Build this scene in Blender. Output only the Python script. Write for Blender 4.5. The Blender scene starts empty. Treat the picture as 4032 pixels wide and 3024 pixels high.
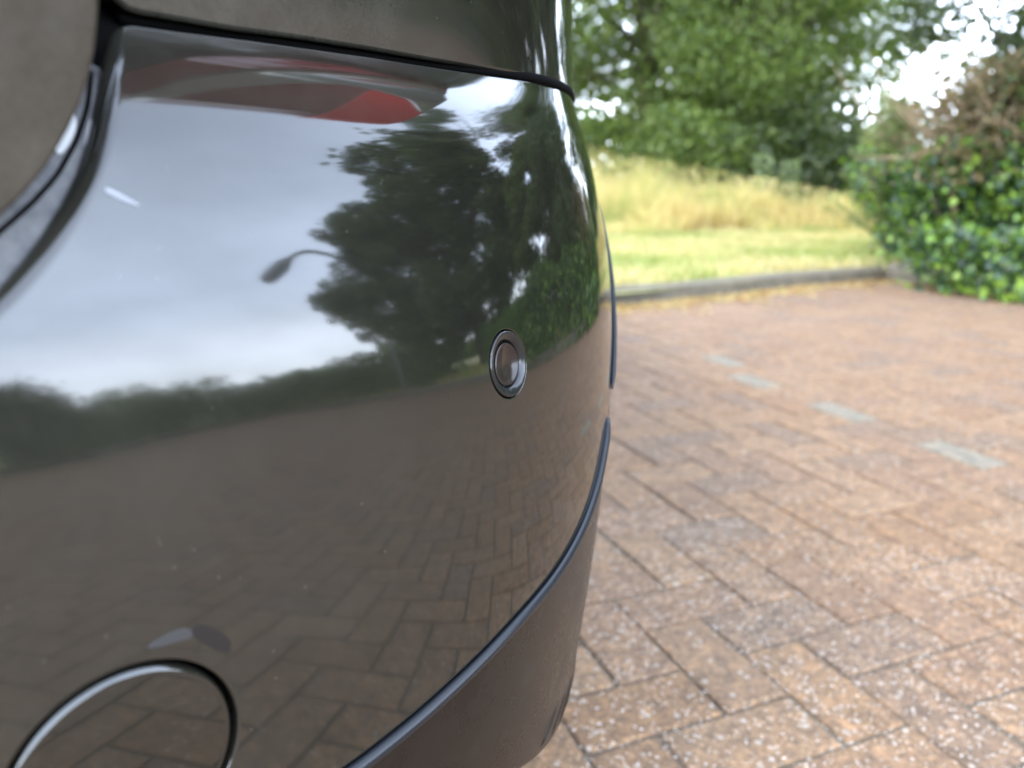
import bpy, math, random
import numpy as np
from mathutils import Vector, Matrix
from mathutils.geometry import delaunay_2d_cdt

SC = bpy.context.scene
COL = SC.collection
RNG = np.random.default_rng(7)
random.seed(7)
R = math.radians

# ------------------------------------------------------------------ camera
CAM_H = 0.65
cd = bpy.data.cameras.new('camera')
cam = bpy.data.objects.new('camera', cd)
COL.objects.link(cam)
cam.location = (0, 0, CAM_H)
cam.rotation_euler = (R(90 - 14.5), 0, 0)
cd.sensor_width = 36
cd.lens = 27.05
cd.clip_start = 0.01
cd.clip_end = 900
cd.dof.use_dof = True
cd.dof.focus_distance = 0.385
cd.dof.aperture_fstop = 6.3
SC.camera = cam

# ------------------------------------------------------------------ sky and sun
SUN_EL, SUN_AZ = 48, 215          # azimuth clockwise from +Y
w = bpy.data.worlds.new('World')
SC.world = w
w.use_nodes = True
nt = w.node_tree
for n in list(nt.nodes):
    nt.nodes.remove(n)
N = nt.nodes.new
L = nt.links.new
out = N('ShaderNodeOutputWorld')
bg = N('ShaderNodeBackground')
bg.inputs['Strength'].default_value = 0.10
sky = N('ShaderNodeTexSky')
sky.sky_type = 'NISHITA'
sky.sun_disc = False
sky.sun_elevation = R(SUN_EL)
sky.sun_rotation = R(SUN_AZ)
tc = N('ShaderNodeTexCoord')
sep = N('ShaderNodeSeparateXYZ')
L(tc.outputs['Generated'], sep.inputs[0])
# cloud sheet: direction projected on a flat layer overhead
mx = N('ShaderNodeMath'); mx.operation = 'MAXIMUM'; mx.inputs[1].default_value = 0.0
L(sep.outputs['Z'], mx.inputs[0])
ad = N('ShaderNodeMath'); ad.operation = 'ADD'; ad.inputs[1].default_value = 0.22
L(mx.outputs[0], ad.inputs[0])
vs = N('ShaderNodeVectorMath'); vs.operation = 'DIVIDE'
cb = N('ShaderNodeCombineXYZ')
for i in range(3):
    L(ad.outputs[0], cb.inputs[i])
L(tc.outputs['Generated'], vs.inputs[0])
L(cb.outputs[0], vs.inputs[1])
nz = N('ShaderNodeTexNoise')
nz.inputs['Scale'].default_value = 1.15
nz.inputs['Detail'].default_value = 8
nz.inputs['Roughness'].default_value = 0.55
nz.inputs['Distortion'].default_value = 0.1
L(vs.outputs[0], nz.inputs['Vector'])
rmp = N('ShaderNodeValToRGB')
rmp.color_ramp.elements[0].position = 0.36
rmp.color_ramp.elements[0].color = (0.76, 0.76, 0.76, 1)
rmp.color_ramp.elements[1].position = 0.66
rmp.color_ramp.elements[1].color = (1, 1, 1, 1)
L(nz.outputs['Fac'], rmp.inputs['Fac'])
# thin cloud is brighter towards the horizon
hr = N('ShaderNodeValToRGB')
hr.color_ramp.interpolation = 'EASE'
hr.color_ramp.elements[0].position = 0.0
hr.color_ramp.elements[0].color = (56, 62, 70, 1)
hr.color_ramp.elements[1].position = 0.95
hr.color_ramp.elements[1].color = (15.0, 18.0, 24.0, 1)
e = hr.color_ramp.elements.new(0.30)
e.color = (31.5, 37.5, 48.5, 1)
L(mx.outputs[0], hr.inputs['Fac'])
mixc = N('ShaderNodeMix')
mixc.data_type = 'RGBA'
L(rmp.outputs['Color'], mixc.inputs['Factor'])
L(sky.outputs['Color'], mixc.inputs['A'])
L(hr.outputs['Color'], mixc.inputs['B'])
L(mixc.outputs['Result'], bg.inputs['Color'])
L(bg.outputs[0], out.inputs[0])

sd = bpy.data.lights.new('sun', 'SUN')
sd.energy = 1.2
sd.angle = R(12)
sd.color = (1.0, 0.90, 0.74)
sun = bpy.data.objects.new('sun', sd)
COL.objects.link(sun)
a, el = R(SUN_AZ), R(SUN_EL)
sdir = Vector((math.sin(a) * math.cos(el), math.cos(a) * math.cos(el), math.sin(el)))
sun.rotation_euler = sdir.to_track_quat('Z', 'Y').to_euler()
sun.location = (0, 0, 30)

SC.view_settings.view_transform = 'Standard'
SC.view_settings.look = 'None'
SC.view_settings.exposure = 1.1
SC.view_settings.gamma = 1
SC.view_settings.use_curve_mapping = False
SC.render.engine = 'CYCLES'
SC.cycles.use_denoising = True
SC.cycles.max_bounces = 6
SC.cycles.transparent_max_bounces = 8
SC.cycles.caustics_reflective = False
SC.cycles.caustics_refractive = False
SC.cycles.sample_clamp_indirect = 6


# ------------------------------------------------------------------ helpers
def tag(o, label=None, cat=None, group=None, kind=None):
    if label: o['label'] = label
    if cat: o['category'] = cat
    if group: o['group'] = group
    if kind: o['kind'] = kind
    return o


def empty(name, loc=(0, 0, 0)):
    o = bpy.data.objects.new(name, None)
    COL.objects.link(o)
    o.location = loc
    o.empty_display_size = 0.1
    return o


def link(name, me, mat=None, parent=None, loc=None):
    o = bpy.data.objects.new(name, me)
    COL.objects.link(o)
    if mat is not None and not me.materials:
        me.materials.append(mat)
    if parent: o.parent = parent
    if loc is not None: o.location = loc
    return o


def np_mesh(name, V, F, smooth=True, nrm=None, col=None, cname='tint'):
    """V (n,3), F (m,k) one k per mesh, or a list of such arrays"""
    V = np.asarray(V, dtype=np.float32)
    Fs = F if isinstance(F, list) else [F]
    Fs = [np.asarray(f, dtype=np.int32) for f in Fs if len(f)]
    me = bpy.data.meshes.new(name)
    me.vertices.add(len(V))
    me.vertices.foreach_set('co', V.ravel())
    li = np.concatenate([f.ravel() for f in Fs])
    ls, tot = [], 0
    for f in Fs:
        ls.append(tot + np.arange(len(f)) * f.shape[1])
        tot += f.size
    ls = np.concatenate(ls).astype(np.int32)
    me.loops.add(len(li))
    me.loops.foreach_set('vertex_index', li)
    me.polygons.add(len(ls))
    me.polygons.foreach_set('loop_start', ls)
    me.polygons.foreach_set('use_smooth', np.full(len(ls), smooth))
    me.update(calc_edges=True)
    me.validate()
    if col is not None:
        c = np.ones((len(V), 4), dtype=np.float32)
        col = np.asarray(col, dtype=np.float32)
        c[:, :col.shape[1]] = col
        at = me.color_attributes.new(cname, 'FLOAT_COLOR', 'POINT')
        at.data.foreach_set('color', c.ravel())
    if nrm is not None:
        me.normals_split_custom_set_from_vertices(np.asarray(nrm, dtype=np.float32).tolist())
    return me


class MB:
    """mesh collector for boxes, tubes, lathes"""
    def __init__(s):
        s.v, s.f = [], []

    def add(s, V, F):
        b = len(s.v)
        s.v += [tuple(map(float, p)) for p in V]
        s.f += [tuple(b + int(i) for i in f) for f in F]

    def box(s, c, h, rot=0.0):
        c = np.array(c); ca, sa = math.cos(rot), math.sin(rot)
        V = []
        for z in (-1, 1):
            for x, y in ((-1, -1), (1, -1), (1, 1), (-1, 1)):
                X, Y = x * h[0], y * h[1]
                V.append((c[0] + X * ca - Y * sa, c[1] + X * sa + Y * ca, c[2] + z * h[2]))
        s.add(V, [(3, 2, 1, 0), (4, 5, 6, 7), (0, 1, 5, 4), (1, 2, 6, 5), (2, 3, 7, 6), (3, 0, 4, 7)])

    def tube(s, pts, rad, n=8, cap=True):
        pts = [Vector(p) for p in pts]
        rad = [rad] * len(pts) if not hasattr(rad, '__len__') else rad
        V, F = [], []
        ref = Vector((0.13, 0.21, 0.97)).normalized()
        for i, p in enumerate(pts):
            t = (pts[min(i + 1, len(pts) - 1)] - pts[max(i - 1, 0)]).normalized()
            x = t.cross(ref)
            if x.length < 1e-3: x = t.cross(Vector((1, 0, 0)))
            x.normalize(); y = t.cross(x)
            for k in range(n):
                A = 2 * math.pi * k / n
                V.append(p + (x * math.cos(A) + y * math.sin(A)) * rad[i])
        for i in range(len(pts) - 1):
            for k in range(n):
                k2 = (k + 1) % n
                F.append((i * n + k, i * n + k2, (i + 1) * n + k2, (i + 1) * n + k))
        if cap:
            F.append(tuple(range(n - 1, -1, -1)))
            F.append(tuple((len(pts) - 1) * n + k for k in range(n)))
        s.add(V, F)

    def build(s, name, mat, parent=None, smooth=True):
        me = bpy.data.meshes.new(name)
        me.from_pydata(s.v, [], s.f)
        me.polygons.foreach_set('use_smooth', [smooth] * len(me.polygons))
        me.update()
        return link(name, me, mat, parent)


# ------------------------------------------------------------------ materials
def mat(name, base=(0.5, 0.5, 0.5), rough=0.5, ior=1.5, metal=0.0, spec=None):
    m = bpy.data.materials.new(name)
    m.use_nodes = True
    b = m.node_tree.nodes['Principled BSDF']
    b.inputs['Base Color'].default_value = (*base, 1)
    b.inputs['Roughness'].default_value = rough
    b.inputs['IOR'].default_value = ior
    b.inputs['Metallic'].default_value = metal
    if spec is not None: b.inputs['Specular IOR Level'].default_value = spec
    return m, m.node_tree, b


def add_noise(t, scale, detail=3, rough=0.55, vec=None, coord='Object'):
    n = t.nodes.new('ShaderNodeTexNoise')
    n.inputs['Scale'].default_value = scale
    n.inputs['Detail'].default_value = detail
    n.inputs['Roughness'].default_value = rough
    if vec is None:
        c = t.nodes.new('ShaderNodeTexCoord')
        vec = c.outputs[coord]
    t.links.new(vec, n.inputs['Vector'])
    return n


def ramp(t, src, stops):
    r = t.nodes.new('ShaderNodeValToRGB')
    els = r.color_ramp.elements
    while len(els) > 1: els.remove(els[-1])
    els[0].position, els[0].color = stops[0][0], (*stops[0][1], 1)
    for p, c in stops[1:]:
        x = els.new(p); x.color = (*c, 1)
    t.links.new(src, r.inputs['Fac'])
    return r


def mixrgb(t, fac, A, B, mode='MIX'):
    m = t.nodes.new('ShaderNodeMix')
    m.data_type = 'RGBA'
    m.blend_type = mode
    for sock, v in (('Factor', fac), ('A', A), ('B', B)):
        if hasattr(v, 'is_linked'): t.links.new(v, m.inputs[sock])
        elif isinstance(v, tuple): m.inputs[sock].default_value = (*v, 1)
        else: m.inputs[sock].default_value = v
    return m.outputs['Result']


def bump(t, b, src, strength, dist):
    n = t.nodes.new('ShaderNodeBump')
    n.inputs['Strength'].default_value = strength
    n.inputs['Distance'].default_value = dist
    t.links.new(src, n.inputs['Height'])
    t.links.new(n.outputs[0], b.inputs['Normal'])
    return n


def math_(t, op, a_, b_):
    m = t.nodes.new('ShaderNodeMath'); m.operation = op
    for i, v in enumerate((a_, b_)):
        if hasattr(v, 'is_linked'): t.links.new(v, m.inputs[i])
        else: m.inputs[i].default_value = v
    return m.outputs[0]


# car paint: dark grey under clear lacquer; the colour attribute "dust" carries the film of road dust
def paint_mat(name, base, dustcol, rmin=0.04, rmax=0.30, ior=1.72):
    m, t, b = mat(name, base, rmin, ior)
    at = t.nodes.new('ShaderNodeAttribute'); at.attribute_name = 'dust'
    n1 = add_noise(t, 55, 6, 0.65)
    n2 = add_noise(t, 420, 3, 0.6)
    n0 = add_noise(t, 11, 5, 0.6)
    v = math_(t, 'ADD', math_(t, 'MULTIPLY', n1.outputs['Fac'], 1.1), math_(t, 'MULTIPLY', n2.outputs['Fac'], 0.7))
    v = math_(t, 'MULTIPLY', v, math_(t, 'MULTIPLY', n0.outputs['Fac'], 2.0))
    vo = t.nodes.new('ShaderNodeTexVoronoi'); vo.inputs['Scale'].default_value = 420
    tc_ = t.nodes.new('ShaderNodeTexCoord'); t.links.new(tc_.outputs['Object'], vo.inputs['Vector'])
    sp_ = t.nodes.new('ShaderNodeSeparateColor'); t.links.new(vo.outputs['Color'], sp_.inputs[0])
    grain = math_(t, 'MULTIPLY', math_(t, 'GREATER_THAN', sp_.outputs[0], 0.985), math_(t, 'LESS_THAN', vo.outputs['Distance'], 0.22))
    f = math_(t, 'ADD', math_(t, 'MULTIPLY', at.outputs['Fac'], v), math_(t, 'MULTIPLY', grain, 0.22))
    f.node.use_clamp = True
    t.links.new(mixrgb(t, f, base, dustcol), b.inputs['Base Color'])
    t.links.new(math_(t, 'ADD', math_(t, 'MULTIPLY', f, rmax), rmin), b.inputs['Roughness'])
    n3 = add_noise(t, 1500, 2, 0.5)
    n4 = add_noise(t, 60, 2, 0.5)
    h = math_(t, 'ADD', math_(t, 'MULTIPLY', n3.outputs['Fac'], 0.04), math_(t, 'MULTIPLY', n4.outputs['Fac'], 1.0))
    bump(t, b, h, 0.35, 0.00006)
    return m


M = {}
M['paint'] = paint_mat('grey_car_paint', (0.0072, 0.0071, 0.0052), (0.105, 0.100, 0.080))
M['plastic'], t_, b_ = mat('black_trim_plastic', (0.005, 0.0048, 0.0045), 0.24, 1.42)
n_ = add_noise(t_, 900, 3); bump(t_, b_, n_.outputs['Fac'], 0.25, 0.0002)
n2_ = add_noise(t_, 26, 6, 0.7)
t_.links.new(ramp(t_, n2_.outputs['Fac'], [(0.35, (0.003, 0.0028, 0.0026)), (0.6, (0.007, 0.006, 0.005)), (0.8, (0.022, 0.020, 0.017))]).outputs[0], b_.inputs['Base Color'])
t_.links.new(ramp(t_, n2_.outputs['Fac'], [(0.3, (0.22, 0.22, 0.22)), (0.75, (0.36, 0.36, 0.36))]).outputs[0], b_.inputs['Roughness'])
M['rubber'], t_, b_ = mat('black_rubber', (0.009, 0.011, 0.014), 0.30, 1.4)
n_ = add_noise(t_, 1400, 2); bump(t_, b_, n_.outputs['Fac'], 0.2, 0.0002)
M['dark'], _, _ = mat('dark_recess_plastic', (0.0025, 0.0025, 0.0025), 0.9, 1.15)  # near-black for seam and floor pan, and painted shade in the gaps
M['flange'], t_, b_ = mat('dusty_flange', (0.03, 0.03, 0.03), 0.42, 1.5)
n_ = add_noise(t_, 130, 6, 0.7)
r_ = ramp(t_, n_.outputs['Fac'], [(0.35, (0.022, 0.022, 0.023)), (0.62, (0.075, 0.072, 0.068)), (0.8, (0.14, 0.13, 0.12))])
t_.links.new(r_.outputs[0], b_.inputs['Base Color'])
M['scuff'], t_, b_ = mat('pale_scuff', (0.22, 0.23, 0.245), 0.5)
M['scuffgrey'], t_, b_ = mat('worn_lacquer', (0.030, 0.030, 0.030), 0.42)
M['scuffdark'], t_, b_ = mat('bare_dark_plastic', (0.008, 0.007, 0.0065), 0.4)
M['dirt'], t_, b_ = mat('dried_pale_dirt', (0.42, 0.43, 0.42), 0.55)  # pale colour painted for the glints in the tailgate channel
M['sensor'], _, _ = mat('sensor_face_plastic', (0.016, 0.011, 0.009), 0.22, 1.45)
M['sensring'], _, _ = mat('sensor_ring_lacquer', (0.010, 0.010, 0.010), 0.18, 1.5)
M['redlens'], t_, b_ = mat('red_lamp_lens', (0.24, 0.006, 0.012), 0.05, 1.6)
M['brightlens'], t_, b_ = mat('reflector_red_lens', (0.95, 0.012, 0.02), 0.12, 1.5)
M['darklens'], t_, b_ = mat('smoked_red_lens', (0.22, 0.008, 0.016), 0.05, 1.6)
M['chrome'], _, _ = mat('lamp_trim', (0.45, 0.45, 0.43), 0.12, 1.9, 0.6)
M['glass'], _, _ = mat('car_window_glass', (0.01, 0.012, 0.012), 0.02, 1.6)
M['tyre'], t_, b_ = mat('tyre_rubber', (0.02, 0.02, 0.02), 0.75)
M['rim'], _, _ = mat('alloy_rim', (0.45, 0.46, 0.47), 0.3, 1.5, 0.9)
M['galv'], _, _ = mat('painted_lamp_steel', (0.16, 0.17, 0.17), 0.5)

# brick pavers
m, t, b = mat('brick_paver', (0.2, 0.1, 0.06), 0.85)
at = t.nodes.new('ShaderNodeAttribute'); at.attribute_name = 'tint'
geo = t.nodes.new('ShaderNodeNewGeometry')
P_ = geo.outputs['Position']
n1 = add_noise(t, 28, 6, 0.7, P_)
c = mixrgb(t, 1.0, at.outputs['Color'], ramp(t, n1.outputs['Fac'], [(0.3, (0.66, 0.68, 0.70)), (0.5, (1.0, 1.0, 1.0)), (0.72, (1.38, 1.32, 1.2))]).outputs[0], 'MULTIPLY')
v1 = t.nodes.new('ShaderNodeTexVoronoi'); v1.inputs['Scale'].default_value = 190
t.links.new(P_, v1.inputs['Vector'])
sc = t.nodes.new('ShaderNodeSeparateColor'); t.links.new(v1.outputs['Color'], sc.inputs[0])
tone = ramp(t, sc.outputs[0], [(0.0, (0.55, 0.58, 0.62)), (0.3, (0.92, 0.88, 0.82)), (0.7, (1.15, 1.1, 1.0)), (0.93, (1.45, 1.4, 1.25)), (1.0, (1.8, 1.7, 1.55))])
c = mixrgb(t, 0.75, c, mixrgb(t, 1.0, c, tone.outputs[0], 'MULTIPLY'))
v2 = t.nodes.new('ShaderNodeTexVoronoi'); v2.inputs['Scale'].default_value = 105
t.links.new(P_, v2.inputs['Vector'])
s2 = t.nodes.new('ShaderNodeSeparateColor'); t.links.new(v2.outputs['Color'], s2.inputs[0])
pick = math_(t, 'GREATER_THAN', s2.outputs[1], 0.935)
near = math_(t, 'LESS_THAN', v2.outputs['Distance'], 0.42)
speck = math_(t, 'MULTIPLY', pick, near)
c = mixrgb(t, speck, c, (0.32, 0.26, 0.20))  # pale specks paint the glints of the quartz aggregate
t.links.new(c, b.inputs['Base Color'])
hb = math_(t, 'ADD', math_(t, 'MULTIPLY', n1.outputs['Fac'], 0.6), math_(t, 'MULTIPLY', v1.outputs['Distance'], -0.6))
bump(t, b, hb, 0.7, 0.003)
M['paver'] = m

m, t, b = mat('joint_sand', (0.06, 0.05, 0.035), 0.95)
n1 = add_noise(t, 9, 5, 0.7)
t.links.new(ramp(t, n1.outputs['Fac'], [(0.35, (0.085, 0.064, 0.046)), (0.6, (0.10, 0.080, 0.054)), (0.75, (0.085, 0.082, 0.045))]).outputs[0], b.inputs['Base Color'])
M['sand'] = m

m, t, b = mat('kerb_concrete', (0.3, 0.28, 0.24), 0.9)
n1 = add_noise(t, 14, 6, 0.7)
t.links.new(ramp(t, n1.outputs['Fac'], [(0.3, (0.085, 0.072, 0.050)), (0.7, (0.165, 0.140, 0.100))]).outputs[0], b.inputs['Base Color'])
bump(t, b, n1.outputs['Fac'], 0.5, 0.01)
M['kerb'] = m

m, t, b = mat('lawn_soil', (0.2, 0.17, 0.07), 0.95)
n1 = add_noise(t, 0.9, 6, 0.65)
n2 = add_noise(t, 30, 4, 0.7)
c1 = ramp(t, n1.outputs['Fac'], [(0.38, (0.20, 0.22, 0.065)), (0.5, (0.32, 0.29, 0.12)), (0.62, (0.44, 0.37, 0.18))])
c2 = ramp(t, n2.outputs['Fac'], [(0.3, (0.6, 0.6, 0.6)), (0.7, (1.3, 1.3, 1.3))])
t.links.new(mixrgb(t, 1.0, c1.outputs[0], c2.outputs[0], 'MULTIPLY'), b.inputs['Base Color'])
M['lawn'] = m


def leaf_mat(name, transl=0.42, rough=0.45):
    m = bpy.data.materials.new(name)
    m.use_nodes = True
    t = m.node_tree
    b = t.nodes['Principled BSDF']
    o = t.nodes['Material Output']
    at = t.nodes.new('ShaderNodeAttribute'); at.attribute_name = 'tint'
    t.links.new(at.outputs['Color'], b.inputs['Base Color'])
    b.inputs['Roughness'].default_value = rough
    tr = t.nodes.new('ShaderNodeBsdfTranslucent')
    t.links.new(mixrgb(t, 1.0, at.outputs['Color'], (1.3, 1.35, 0.7), 'MULTIPLY'), tr.inputs['Color'])
    mx = t.nodes.new('ShaderNodeMixShader')
    mx.inputs[0].default_value = transl
    t.links.new(b.outputs[0], mx.inputs[1]); t.links.new(tr.outputs[0], mx.inputs[2])
    t.links.new(mx.outputs[0], o.inputs[0])
    return m


M['leaf'] = leaf_mat('tree_leaves')
M['ivy'] = leaf_mat('ivy_leaves', 0.25, 0.35)
M['straw'] = leaf_mat('dry_grass', 0.35, 0.7)
M['bark'], t_, b_ = mat('bark', (0.10, 0.08, 0.06), 0.9)
n_ = add_noise(t_, 12, 6, 0.7)
t_.links.new(ramp(t_, n_.outputs['Fac'], [(0.3, (0.05, 0.042, 0.033)), (0.7, (0.17, 0.14, 0.105))]).outputs[0], b_.inputs['Base Color'])
bump(t_, b_, n_.outputs['Fac'], 0.8, 0.03)
M['twig'], _, _ = mat('dead_twigs', (0.19, 0.135, 0.075), 0.9)

# ------------------------------------------------------------------ car body surface
Z0 = 0.567
PS = np.array([-1.2, -0.95, -0.6, -0.4, -0.2, 0, 0.1, 0.2, 0.3, 0.45, 0.7, 2.5, 2.9, 3.3, 3.6, 3.9, 4.6])
PA = np.array([92, 90, 72, 58, 44, 31, 21, 10, 3.5, 1, 0, 0, -8, -38, -72, -86, -90.])
ZS = np.array([0.15, 0.30, 0.40, 0.48, 0.567, 0.60, 0.63, 0.65, 0.663, 0.673, 0.685, 0.705, 0.75])
ZL = np.array([-14, -10, -6, -1, 6, 10, 15, 20, 25, 31, 40, 53, 55.])
ZC = np.array([-12, -7, -2, 2.5, 9, 13, 17, 21, 25, 31, 40, 51, 53.])
ZR = np.array([-40, -9, -6, -2, 5.5, 9.5, 12, 13.5, 15, 16, 18, 20, 20.])
UMID = -0.95


def pchip(xk, yk, x):
    xk = np.asarray(xk, float); yk = np.asarray(yk, float)
    h = np.diff(xk); d = np.diff(yk) / h; m = np.zeros_like(yk)
    for i in range(1, len(xk) - 1):
        if d[i - 1] * d[i] > 0:
            w1 = 2 * h[i] + h[i - 1]; w2 = h[i] + 2 * h[i - 1]
            m[i] = (w1 + w2) / (w1 / d[i - 1] + w2 / d[i])
    m[0] = d[0]; m[-1] = d[-1]
    x = np.clip(x, xk[0], xk[-1]); i = np.clip(np.searchsorted(xk, x) - 1, 0, len(h) - 1)
    t = (x - xk[i]) / h[i]
    return ((2 * t**3 - 3 * t**2 + 1) * yk[i] + (t**3 - 2 * t**2 + t) * h[i] * m[i]
            + (-2 * t**3 + 3 * t**2) * yk[i + 1] + (t**3 - t**2) * h[i] * m[i + 1])


def smooth_(t):
    c = np.clip(t, 0, 1)
    return c * c * c * (c * (c * 6 - 15) + 10)


G = np.linspace(-0.95, 4.6, 11101)
_g = np.linspace(-1.15, 4.6, 11501)
_a = np.radians(pchip(PS, PA, _g))
_a = np.convolve(np.pad(_a, 40, mode='edge'), np.ones(81) / 81, 'valid')
GA = np.interp(G, _g, _a)
_ds = G[1] - G[0]
GX = np.concatenate([[0], np.cumsum((np.sin(GA)[1:] + np.sin(GA)[:-1]) / 2 * _ds)])
GY = np.concatenate([[0], np.cumsum((np.cos(GA)[1:] + np.cos(GA)[:-1]) / 2 * _ds)])
_i = np.argmin(abs(G))
GX = GX - GX[_i]; GY = GY - GY[_i] + 0.36
XMID = GX[0]
ZG = np.linspace(0.15, 0.75, 1201)


def prof(zk, ak, zg, z0):
    za = np.radians(pchip(zk, ak, zg))
    za = np.convolve(np.pad(za, 7, mode='edge'), np.ones(15) / 15, 'valid')
    o = -np.concatenate([[0], np.cumsum((np.tan(za)[1:] + np.tan(za)[:-1]) / 2 * (zg[1] - zg[0]))])
    return o - np.interp(z0, zg, o)


OL, OC, OR = prof(ZS, ZL, ZG, Z0), prof(ZS, ZC, ZG, Z0), prof(ZS, ZR, ZG, Z0)


def weights(u):
    wr = smooth_((u + 0.07) / 0.33)
    wl = (1 - smooth_((u + 0.26) / 0.27)) * (1 - wr)
    return wl, 1 - wl - wr, wr


def off_bumper(u, z):
    wl, wc, wr = weights(u)
    return wl * np.interp(z, ZG, OL) + wc * np.interp(z, ZG, OC) + wr * np.interp(z, ZG, OR)


# upper body (quarter panel, pillars): starts at the shelf
QZ = np.array([0.60, 0.70, 0.74, 0.80, 0.90, 1.0, 1.2, 1.4, 1.5])
QG = np.linspace(0.60, 1.5, 1801)
QL = prof(QZ, np.array([-12, -12, -9, -3, 3, 8, 22, 34, 45.]), QG, 0.708)
QR = prof(QZ, np.array([0, 1, 2, 4, 7, 10, 18, 26, 40.]), QG, 0.708)


def off_quarter(u, z):
    wr = smooth_((u - 0.02) / 0.20)
    return off_bumper(u, np.full_like(z, 0.706)) + (1 - wr) * np.interp(z, QG, QL) + wr * np.interp(z, QG, QR) - 0.001 - 0.012 * (1 - smooth_((u - 0.02) / 0.16))


def off_lamp(u, z):
    return off_quarter(u, z) + 0.004 + 0.09 * smooth_((z - 0.745) / 0.11)


TG = np.linspace(0.55, 1.5, 1901)
TZ = np.array([0.55, 0.60, 0.66, 0.72, 0.80, 0.92, 1.0, 1.2, 1.4, 1.5])
TP = prof(TZ, np.array([-14, -13, -13, -11, -4, 2, 8, 22, 34, 45.]), TG, 0.625)


def off_tailgate(u, z):
    return off_bumper(u, np.full_like(z, 0.625)) + np.interp(z, TG, TP) - 0.003


def surf(off, u, z, d=0.0):
    u = np.asarray(u, float); z = np.asarray(z, float)
    m = u < UMID
    uu = np.where(m, 2 * UMID - u, u)
    al = np.interp(uu, G, GA)
    o = off(uu, z) + d
    x = np.interp(uu, G, GX) + np.cos(al) * o
    y = np.interp(uu, G, GY) - np.sin(al) * o
    x = np.where(m, 2 * XMID - x, x)
    return np.stack([x, y, z], -1)


def surf_n(off, u, z, d=0.0):
    e = 8e-4
    du = surf(off, u + e, z, d) - surf(off, u - e, z, d)
    dz = surf(off, u, z + e, d) - surf(off, u, z - e, d)
    n = np.cross(du, dz)
    n /= np.linalg.norm(n, axis=-1, keepdims=True)
    return n, du / (2 * e), dz / (2 * e)


def inside(poly, P):
    x, y = P[:, 0], P[:, 1]
    c = np.zeros(len(P), bool)
    n = len(poly)
    for i in range(n):
        x1, y1 = poly[i]; x2, y2 = poly[(i + 1) % n]
        if y1 == y2: continue
        k = ((y1 > y) != (y2 > y)) & (x < (x2 - x1) * (y - y1) / (y2 - y1) + x1)
        c ^= k
    return c


def dist_loop(poly, P):
    A = poly; B = np.roll(poly, -1, 0)
    d = np.full(len(P), 9.0)
    for a_, b_ in zip(A, B):
        ab = b_ - a_
        t = np.clip(((P - a_) @ ab) / (ab @ ab + 1e-15), 0, 1)
        d = np.minimum(d, np.hypot(*(P - a_ - t[:, None] * ab).T))
    return d


def resample(poly, step, closed=True):
    poly = np.asarray(poly, float)
    Q = np.vstack([poly, poly[:1]]) if closed else poly
    seg = np.hypot(*np.diff(Q, axis=0).T)
    keep = np.concatenate([[True], seg > 1e-9]); Q = Q[keep]
    seg = np.hypot(*np.diff(Q, axis=0).T)
    s = np.concatenate([[0], np.cumsum(seg)])
    n = max(4, int(s[-1] / step))
    t = np.linspace(0, s[-1], n + 1)
    if closed: t = t[:-1]
    return np.stack([np.interp(t, s, Q[:, 0]), np.interp(t, s, Q[:, 1])], -1)


def rounded(poly, k=3):
    p = np.asarray(poly, float)
    for _ in range(k):
        a_ = p * 0.75 + np.roll(p, -1, 0) * 0.25
        b_ = p * 0.25 + np.roll(p, -1, 0) * 0.75
        p = np.empty((2 * len(a_), 2)); p[0::2] = a_; p[1::2] = b_
    return p


def circle(cu, cz, r, n=96, ku=1.0, kz=1.0):
    A = np.linspace(0, 2 * math.pi, n, endpoint=False)
    return np.stack([cu + r * ku * np.cos(A), cz + r * kz * np.sin(A)], -1)


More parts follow.
